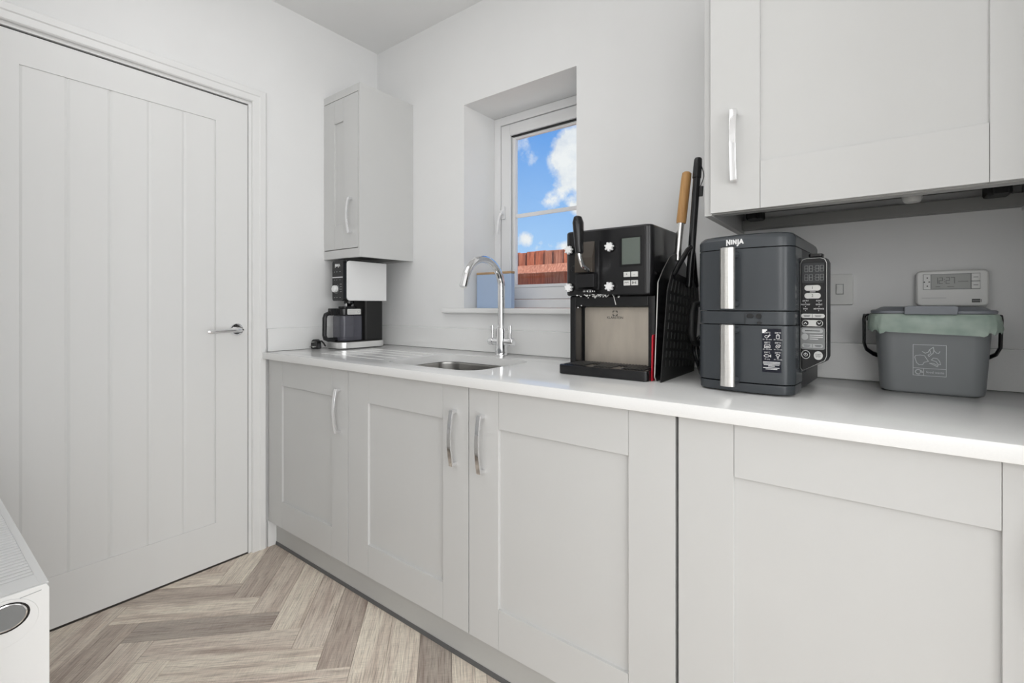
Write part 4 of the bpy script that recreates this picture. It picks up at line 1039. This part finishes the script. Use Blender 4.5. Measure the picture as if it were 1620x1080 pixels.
for y in (500.8, 546.5):
    u, v = pp(1284, y); strokes(mb, [[(u, v - 0.0035), (u, v + 0.0035)]], 0.0006, DF)
    for du in (-0.011, 0.011): strokes(mb, [[(u + du - 0.006, v + 0.001), (u + du + 0.006, v + 0.001)], [(u + du - 0.005, v - 0.0016), (u + du + 0.005, v - 0.0016)]], 0.0010, DF)
u, v = pp(1284, 523.6); strokes(mb, [[(u - 0.014, v), (u + 0.014, v)]], 0.0018, DF)
u, v = pp(1292.5, 561); text(mb, 'START', 0.0046, lambda a_, b_, h: DF(u + a_, v + 0.002 + b_, h), sx=0.85); text(mb, 'STOP', 0.0046, lambda a_, b_, h: DF(u + a_, v - 0.0026 + b_, h), sx=0.85)
mb.build('key_print', M['dark_ink'], cp, wn=False)
for fx_, fy_ in ((-0.07, 0.06), (0.07, 0.06), (-0.07, 0.33), (0.07, 0.33)):
    mb = MB(); mb.lathe([(0.012, 0.0), (0.012, 0.006)], 12, Matrix.Translation((fx_, fy_, 0))); mb.build('foot', M['blackm'], AF)

# ------------------------------------------------------------------ food caddy
CD = thing('food_caddy', 'grey lidded food waste caddy with green liner and black handle on the worktop', 'caddy', (2.312, -0.115, WT + 0.0003))
def cring(wx, dy, r, z): return [(x, y, z) for x, y in rrect(-wx, wx, -dy, dy, r, 8)]
mb = MB()
mb.loft([cring(0.080, 0.062, 0.022, 0.004), cring(0.0845, 0.067, 0.026, 0.0), cring(0.092, 0.073, 0.028, 0.004), cring(0.0945, 0.075, 0.03, 0.012), cring(0.1045, 0.083, 0.032, 0.177), cring(0.1095, 0.087, 0.034, 0.179), cring(0.1105, 0.088, 0.034, 0.188),
         cring(0.106, 0.084, 0.032, 0.188), cring(0.102, 0.080, 0.03, 0.177), cring(0.090, 0.070, 0.026, 0.012)])
bk = mb.build('bucket', M['caddy'], CD)
# liner turned over the rim: wavy skirt
random.seed(11)
mb = MB(); rings = []
base = rrect(-0.1135, 0.1135, -0.0905, 0.0905, 0.036, 12)
def hang(x, y, i):
    f = 0.5 + 0.5 * x / 0.11
    h = 0.028 + 0.018 * max(0, math.sin(PI * min(1, f * 0.75 + 0.12))) + 0.004 * math.sin(i * 1.3)
    return h
for lev, (dz, ex) in enumerate(((0.003, -0.006), (0.006, 0.0), (0.0, 0.0025), (-0.35, 0.004), (-0.7, 0.0045), (-1.0, 0.002))):
    ring_ = []
    for i, (x, y) in enumerate(base):
        n_ = Vector((x, y)).normalized(); wv = 0.0013 * math.sin(i * 2.1 + lev * 0.8) + 0.001 * math.sin(i * 0.9 + lev * 1.7) + 0.0015
        e_ = ex + (wv if lev > 1 else 0)
        z = 0.1815 + dz if dz >= 0 else 0.1815 + dz * hang(x, y, i)
        ring_.append((x + n_.x * e_, y + n_.y * e_, z))
    rings.append(ring_)
mb.loft(rings, cap=(False, False)); mb.build('liner_bag', M['liner'], CD, wn=False, label='pale green compostable liner turned over the rim')
mb = MB(); mb.loft([cring(0.112, 0.090, 0.036, 0.1890), cring(0.1125, 0.0905, 0.036, 0.1945), cring(0.1095, 0.0875, 0.034, 0.197), cring(0.102, 0.080, 0.03, 0.1975), cring(0.092, 0.070, 0.03, 0.2035), cring(0.084, 0.062, 0.03, 0.2055)])
ld = mb.build('lid', M['caddy_lid'], CD)
mb = MB(); mb.prism([(-0.050, 0.1865), (0.042, 0.1865), (0.044, 0.2035), (0.038, 0.2070), (-0.044, 0.2070), (-0.050, 0.2035)], 'y', -0.1005, -0.080, 0.0025); mb.build('lid_tab', M['caddy_lid'], ld)
hp = []
for s in (-1, 1):
    mb = MB(); mb.lathe([(0.009, 0.0), (0.009, 0.012)], 14, Matrix.Translation((s * 0.1095, 0.0, 0.178)) @ Matrix.Rotation(s * PI / 2, 4, 'Y')); mb.build('pivot', M['blackp'], CD)
mb = MB()
L_ = [(-0.125, 0.002, 0.184), (-0.1265, 0.006, 0.174), (-0.1265, 0.016, 0.110), (-0.122, 0.030, 0.093), (-0.108, 0.052, 0.080), (-0.09, 0.0905, 0.070)]
mb.tube(L_ + [(-x, y, z) for x, y, z in L_[::-1]], 0.0065, 10, flat=0.6); mb.build('carry_handle', M['blackp'], CD)
# printed recycling panel on the front
def cf(u, v, h):      # front face leans: follows the taper
    z = v; dyy = 0.075 + (z - 0.012) * (0.008 / 0.176)
    return (u, -dyy - 0.0003 - h, z)
mb = MB()
bx0, bx1, bz0, bz1 = -0.033, 0.025, 0.044, 0.116
sc_ = (bx1 - bx0)
strokes(mb, [[(bx0, bz0), (bx1, bz0), (bx1, bz1), (bx0, bz1), (bx0, bz0)], [(bx0, bz0 + 0.017), (bx1, bz0 + 0.017)], [(bx0 + 0.019, bz0), (bx0 + 0.019, bz0 + 0.017)]], 0.0010, cf)
def ip(pts): return [(bx0 + (u - 215) / 690 * sc_, bz1 - (v - 215) / 690 * (bz1 - bz0)) for u, v in pts]
strokes(mb, [ip([(250, 500), (270, 460), (370, 445), (460, 460), (510, 540), (540, 580), (450, 605), (420, 660), (340, 665), (290, 620), (250, 500)]),
             ip([(410, 365), (470, 400), (530, 380), (560, 320), (640, 260), (650, 330), (700, 385), (750, 395), (775, 350)]), ip([(560, 320), (590, 400), (530, 440), (550, 475), (640, 390), (650, 330)]),
             ip([(600, 545), (640, 500), (720, 510), (770, 570), (790, 640), (740, 640), (700, 580), (640, 560), (600, 545)]), ip([(560, 620), (640, 650), (720, 690), (740, 665), (640, 620), (560, 620)])], 0.0011, cf)
ccx, ccz = bx0 + 0.0095, bz0 + 0.0082
strokes(mb, [circ(ccx, ccz, 0.0052, 12, 20, 300)], 0.0016, cf); strokes(mb, [[(ccx + 0.003, ccz - 0.001), (ccx + 0.008, ccz - 0.001), (ccx + 0.0055, ccz + 0.003), (ccx + 0.003, ccz - 0.001)]], 0.0012, cf)
text(mb, 'food waste', 0.0076, lambda u, v, h: cf(bx0 + 0.039 + u, bz0 + 0.0085 + v, h + 0.0003), sx=0.92)
mb.build('printed_symbol', M['pale_ink'], bk, wn=False)

# ------------------------------------------------------------------ wall fittings
t = thing('fused_switch', 'white fused spur switch plate on the wall right of the air fryer', 'switch', (2.117, -0.0005, 1.1435))
mb = MB(); mb.rbox(-0.043, 0.043, -0.0435, 0.0435, -0.009, 0.0, 0.003, 'y', 0.002); pt_ = mb.build('plate', M['socket'], t)
mb = MB(); mb.box(0.004, 0.020, -0.0135, -0.009, -0.013, 0.014, 0.0015, 2, Matrix.Rotation(math.radians(0), 4, 'X')); mb.build('rocker', M['socket'], t)
mb = MB(); mb.box(0.0025, 0.0215, -0.0094, -0.0088, -0.0145, 0.0155); mb.build('rocker_gap', M['rad_in'], t)
mb = MB(); mb.box(-0.030, -0.008, -0.0108, -0.009, -0.013, 0.014, 0.0006); mb.build('fuse_carrier', M['socket'], t)
t = thing('heating_controller', 'white heating programmer with a clock display on the wall above the caddy', 'controller', (2.3625, -0.0005, 1.141))
mb = MB(); mb.prism(rrect(-0.0685, 0.0685, -0.046, 0.046, 0.012, 6), 'y', -0.030, 0.0, 0.005, 3); cb = mb.build('case', M['socket'], t)
mb = MB(); mb.box(-0.055, 0.052, -0.0306, -0.030, -0.003, 0.0365); mb.build('bezel', M['panel_grey'], t)
mb = MB(); mb.box(-0.038, 0.034, -0.0312, -0.0306, -0.001, 0.0345); sc2 = mb.build('display', M['lcd_pale'], t)
mb = MB(); seg7(mb, '12:27', -0.033, 0.012, 0.0065, 0.015, 0.0013, fy(0, -0.0312, 0)); strokes(mb, [[(0.012, 0.0165), (0.030, 0.0165)], [(-0.030, 0.004), (-0.022, 0.004)], [(-0.008, 0.004), (0.004, 0.004)]], 0.0012, fy(0, -0.0312, 0)); mb.build('clock_digits', M['seal'], sc2)
for za in (0.0175, -0.002):
    mb = MB(); mb.box(0.0360, 0.0515, -0.0325, -0.0306, za, za + 0.018, 0.0008); kb = mb.build('button', M['socket'], t)
    mb = MB(); strokes(mb, [[(0.040, za + 0.009), (0.0475, za + 0.009)]], 0.0016, fy(0, -0.0325, 0)); mb.build('button_print', M['panel_grey'], kb)
mb = MB(); mb.box(-0.054, -0.0400, -0.0318, -0.0306, -0.002, 0.0355, 0.0005, 1); kp = mb.build('key_pad', M['socket'], t)
for u, v in ((-0.0465, 0.027), (-0.0465, 0.006), (-0.0522, 0.0165), (-0.0428, 0.0165)):
    mb = MB(); mb.lathe([(0.0016, 0), (0.0016, 0.001)], 10, Matrix.Translation((u, -0.0318, v)) @ Matrix.Rotation(PI / 2, 4, 'X')); mb.build('key', M['dark_ink'], kp)
mb = MB(); strokes(mb, [[(-0.057, -0.0245), (-0.010, -0.0245)]], 0.0009, fy(0, -0.0300, 0)); mb.build('flap_line', M['grey_ink'], cb)
mb = MB(); mb.box(0.037, 0.052, -0.0306, -0.030, -0.036, -0.0275); strokes(mb, [[(0.0535, -0.035), (0.0535, -0.0285)]], 0.001, fy(0, -0.0300, 0)); bd = mb.build('maker_badge', M['dark_ink'], cb)
mb = MB(); strokes(mb, [[(0.039 + k_ * 0.0022, -0.0333), (0.039 + k_ * 0.0022, -0.0302)] for k_ in range(6)], 0.0012, fy(0, -0.0306, 0)); mb.build('badge_print', M['lcd_pale'], bd)

# ------------------------------------------------------------------ radiator
RA = thing('radiator', 'white panel radiator with slotted top grille in the lower left foreground', 'radiator', (0.62, -1.535, 0.15))
# local: x -0.4..+0.4, front towards +Y
x0, x1, yf_, yb_, zt_ = -0.42, 0.400, 0.055, -0.060, 0.450
mb = MB(); mb.box(x0, x1 - 0.003, yf_ - 0.014, yf_, 0.0, zt_ - 0.006, 0.004); mb.build('front_panel', M['radw'], RA)
mb = MB(); mb.box(x0, x1 - 0.003, yb_, yb_ + 0.014, 0.0, zt_ - 0.012, 0.004); mb.build('rear_panel', M['radw'], RA)
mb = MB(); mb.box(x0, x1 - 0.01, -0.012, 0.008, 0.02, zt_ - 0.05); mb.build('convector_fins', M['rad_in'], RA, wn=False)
# end cover with an oval opening
mb = MB(); ep = [(yb_, 0.0), (yf_ + 0.002, 0.0), (yf_ + 0.002, zt_ - 0.008), (yf_ - 0.002, zt_), (yb_, zt_)]
mb.prism(ep, 'x', x1 - 0.002, x1 + 0.004, 0.0018); ec = mb.build('end_cover', M['radw'], RA)
cy_, cz_ = 0.003, zt_ - 0.036
mb = MB(); mb.prism(circ(cy_ - 0.004, cz_ - 0.010, 0.044, 28, 0, 360, 0.040)[:-1], 'x', x1 + 0.004, x1 + 0.0062, 0.0014); mb.build('raised_boss', M['radw'], ec)
mb = MB(); mb.prism(circ(cy_, cz_, 0.029, 28, 0, 360, 0.0245)[:-1], 'x', x1 + 0.0062, x1 + 0.0070, 0.0004, 1); hole = mb.build('oval_recess', M['blackg'], ec)
mb = MB()
rings = []
for r_, h in ((0.0265, 0.0), (0.0265, 0.0016), (0.0245, 0.0022), (0.0235, 0.0008), (0.0235, 0.0)):
    rings.append([(x1 + 0.0068 + h, cy_ - 0.001 + p[0], cz_ + 0.001 + p[1]) for p in circ(0, 0, r_, 28, 0, 360, r_ * 0.83)[:-1]])
mb.loft(rings, cap=(False, False)); mb.build('chrome_ring', M['chrome'], ec)
mb = MB(); mb.prism(circ(cy_ - 0.001, cz_ + 0.001, 0.0235, 28, 0, 360, 0.0195)[:-1], 'x', x1 + 0.0068, x1 + 0.0076); mb.build('grey_disc', M['panel_grey'], ec)
# top grille
mb = MB(); mb.box(x0, x1 - 0.003, yf_ - 0.011, yf_ + 0.002, zt_ - 0.005, zt_, 0.0018); mb.box(x0, x1 - 0.003, yb_, yb_ + 0.010, zt_ - 0.005, zt_, 0.0018)
mb.box(x1 - 0.0545, x1 - 0.003, yb_ + 0.009, yf_ - 0.010, zt_ - 0.005, zt_, 0.0010)
gr_ = mb.build('grille_frame', M['radw'], RA)
mb = MB()
k = 0
xx = x1 - 0.0595
while xx > x0 + 0.01:
    mb.box(xx - 0.0118, xx, yb_ + 0.009, yf_ - 0.010, zt_ - 0.005, zt_ - 0.0005, 0.0012, 1); xx -= 0.0158
stuff(mb.build('grille_slats', M['radw'], RA))
mb = MB(); mb.box(x0 + 0.005, x1 - 0.006, yb_ + 0.009, yf_ - 0.021, zt_ - 0.0135, zt_ - 0.0112); mb.build('grille_bed', M['radw'], RA, wn=False)
mb = MB(); strokes(mb, [[(0.020, zt_ - 0.0105), (0.046, zt_ - 0.0085)]], 0.0012, fx(x1 + 0.004, 0, 0)); mb.build('seam_mark', M['grey_ink'], ec)
for s in (x0 + 0.06, x1 - 0.1):
    mb = MB(); mb.box(s, s + 0.03, -0.0845, yb_, 0.05, 0.38, 0.002); mb.build('wall_bracket', M['radw'], RA)
for s in (x0 + 0.02, x1 - 0.03):
    mb = MB(); mb.tube([(s, 0.0, 0.022), (s, 0.0, -0.06), (s, 0.0, -0.1498)], 0.0075, 12); mb.build('pipe', M['chrome'], RA)
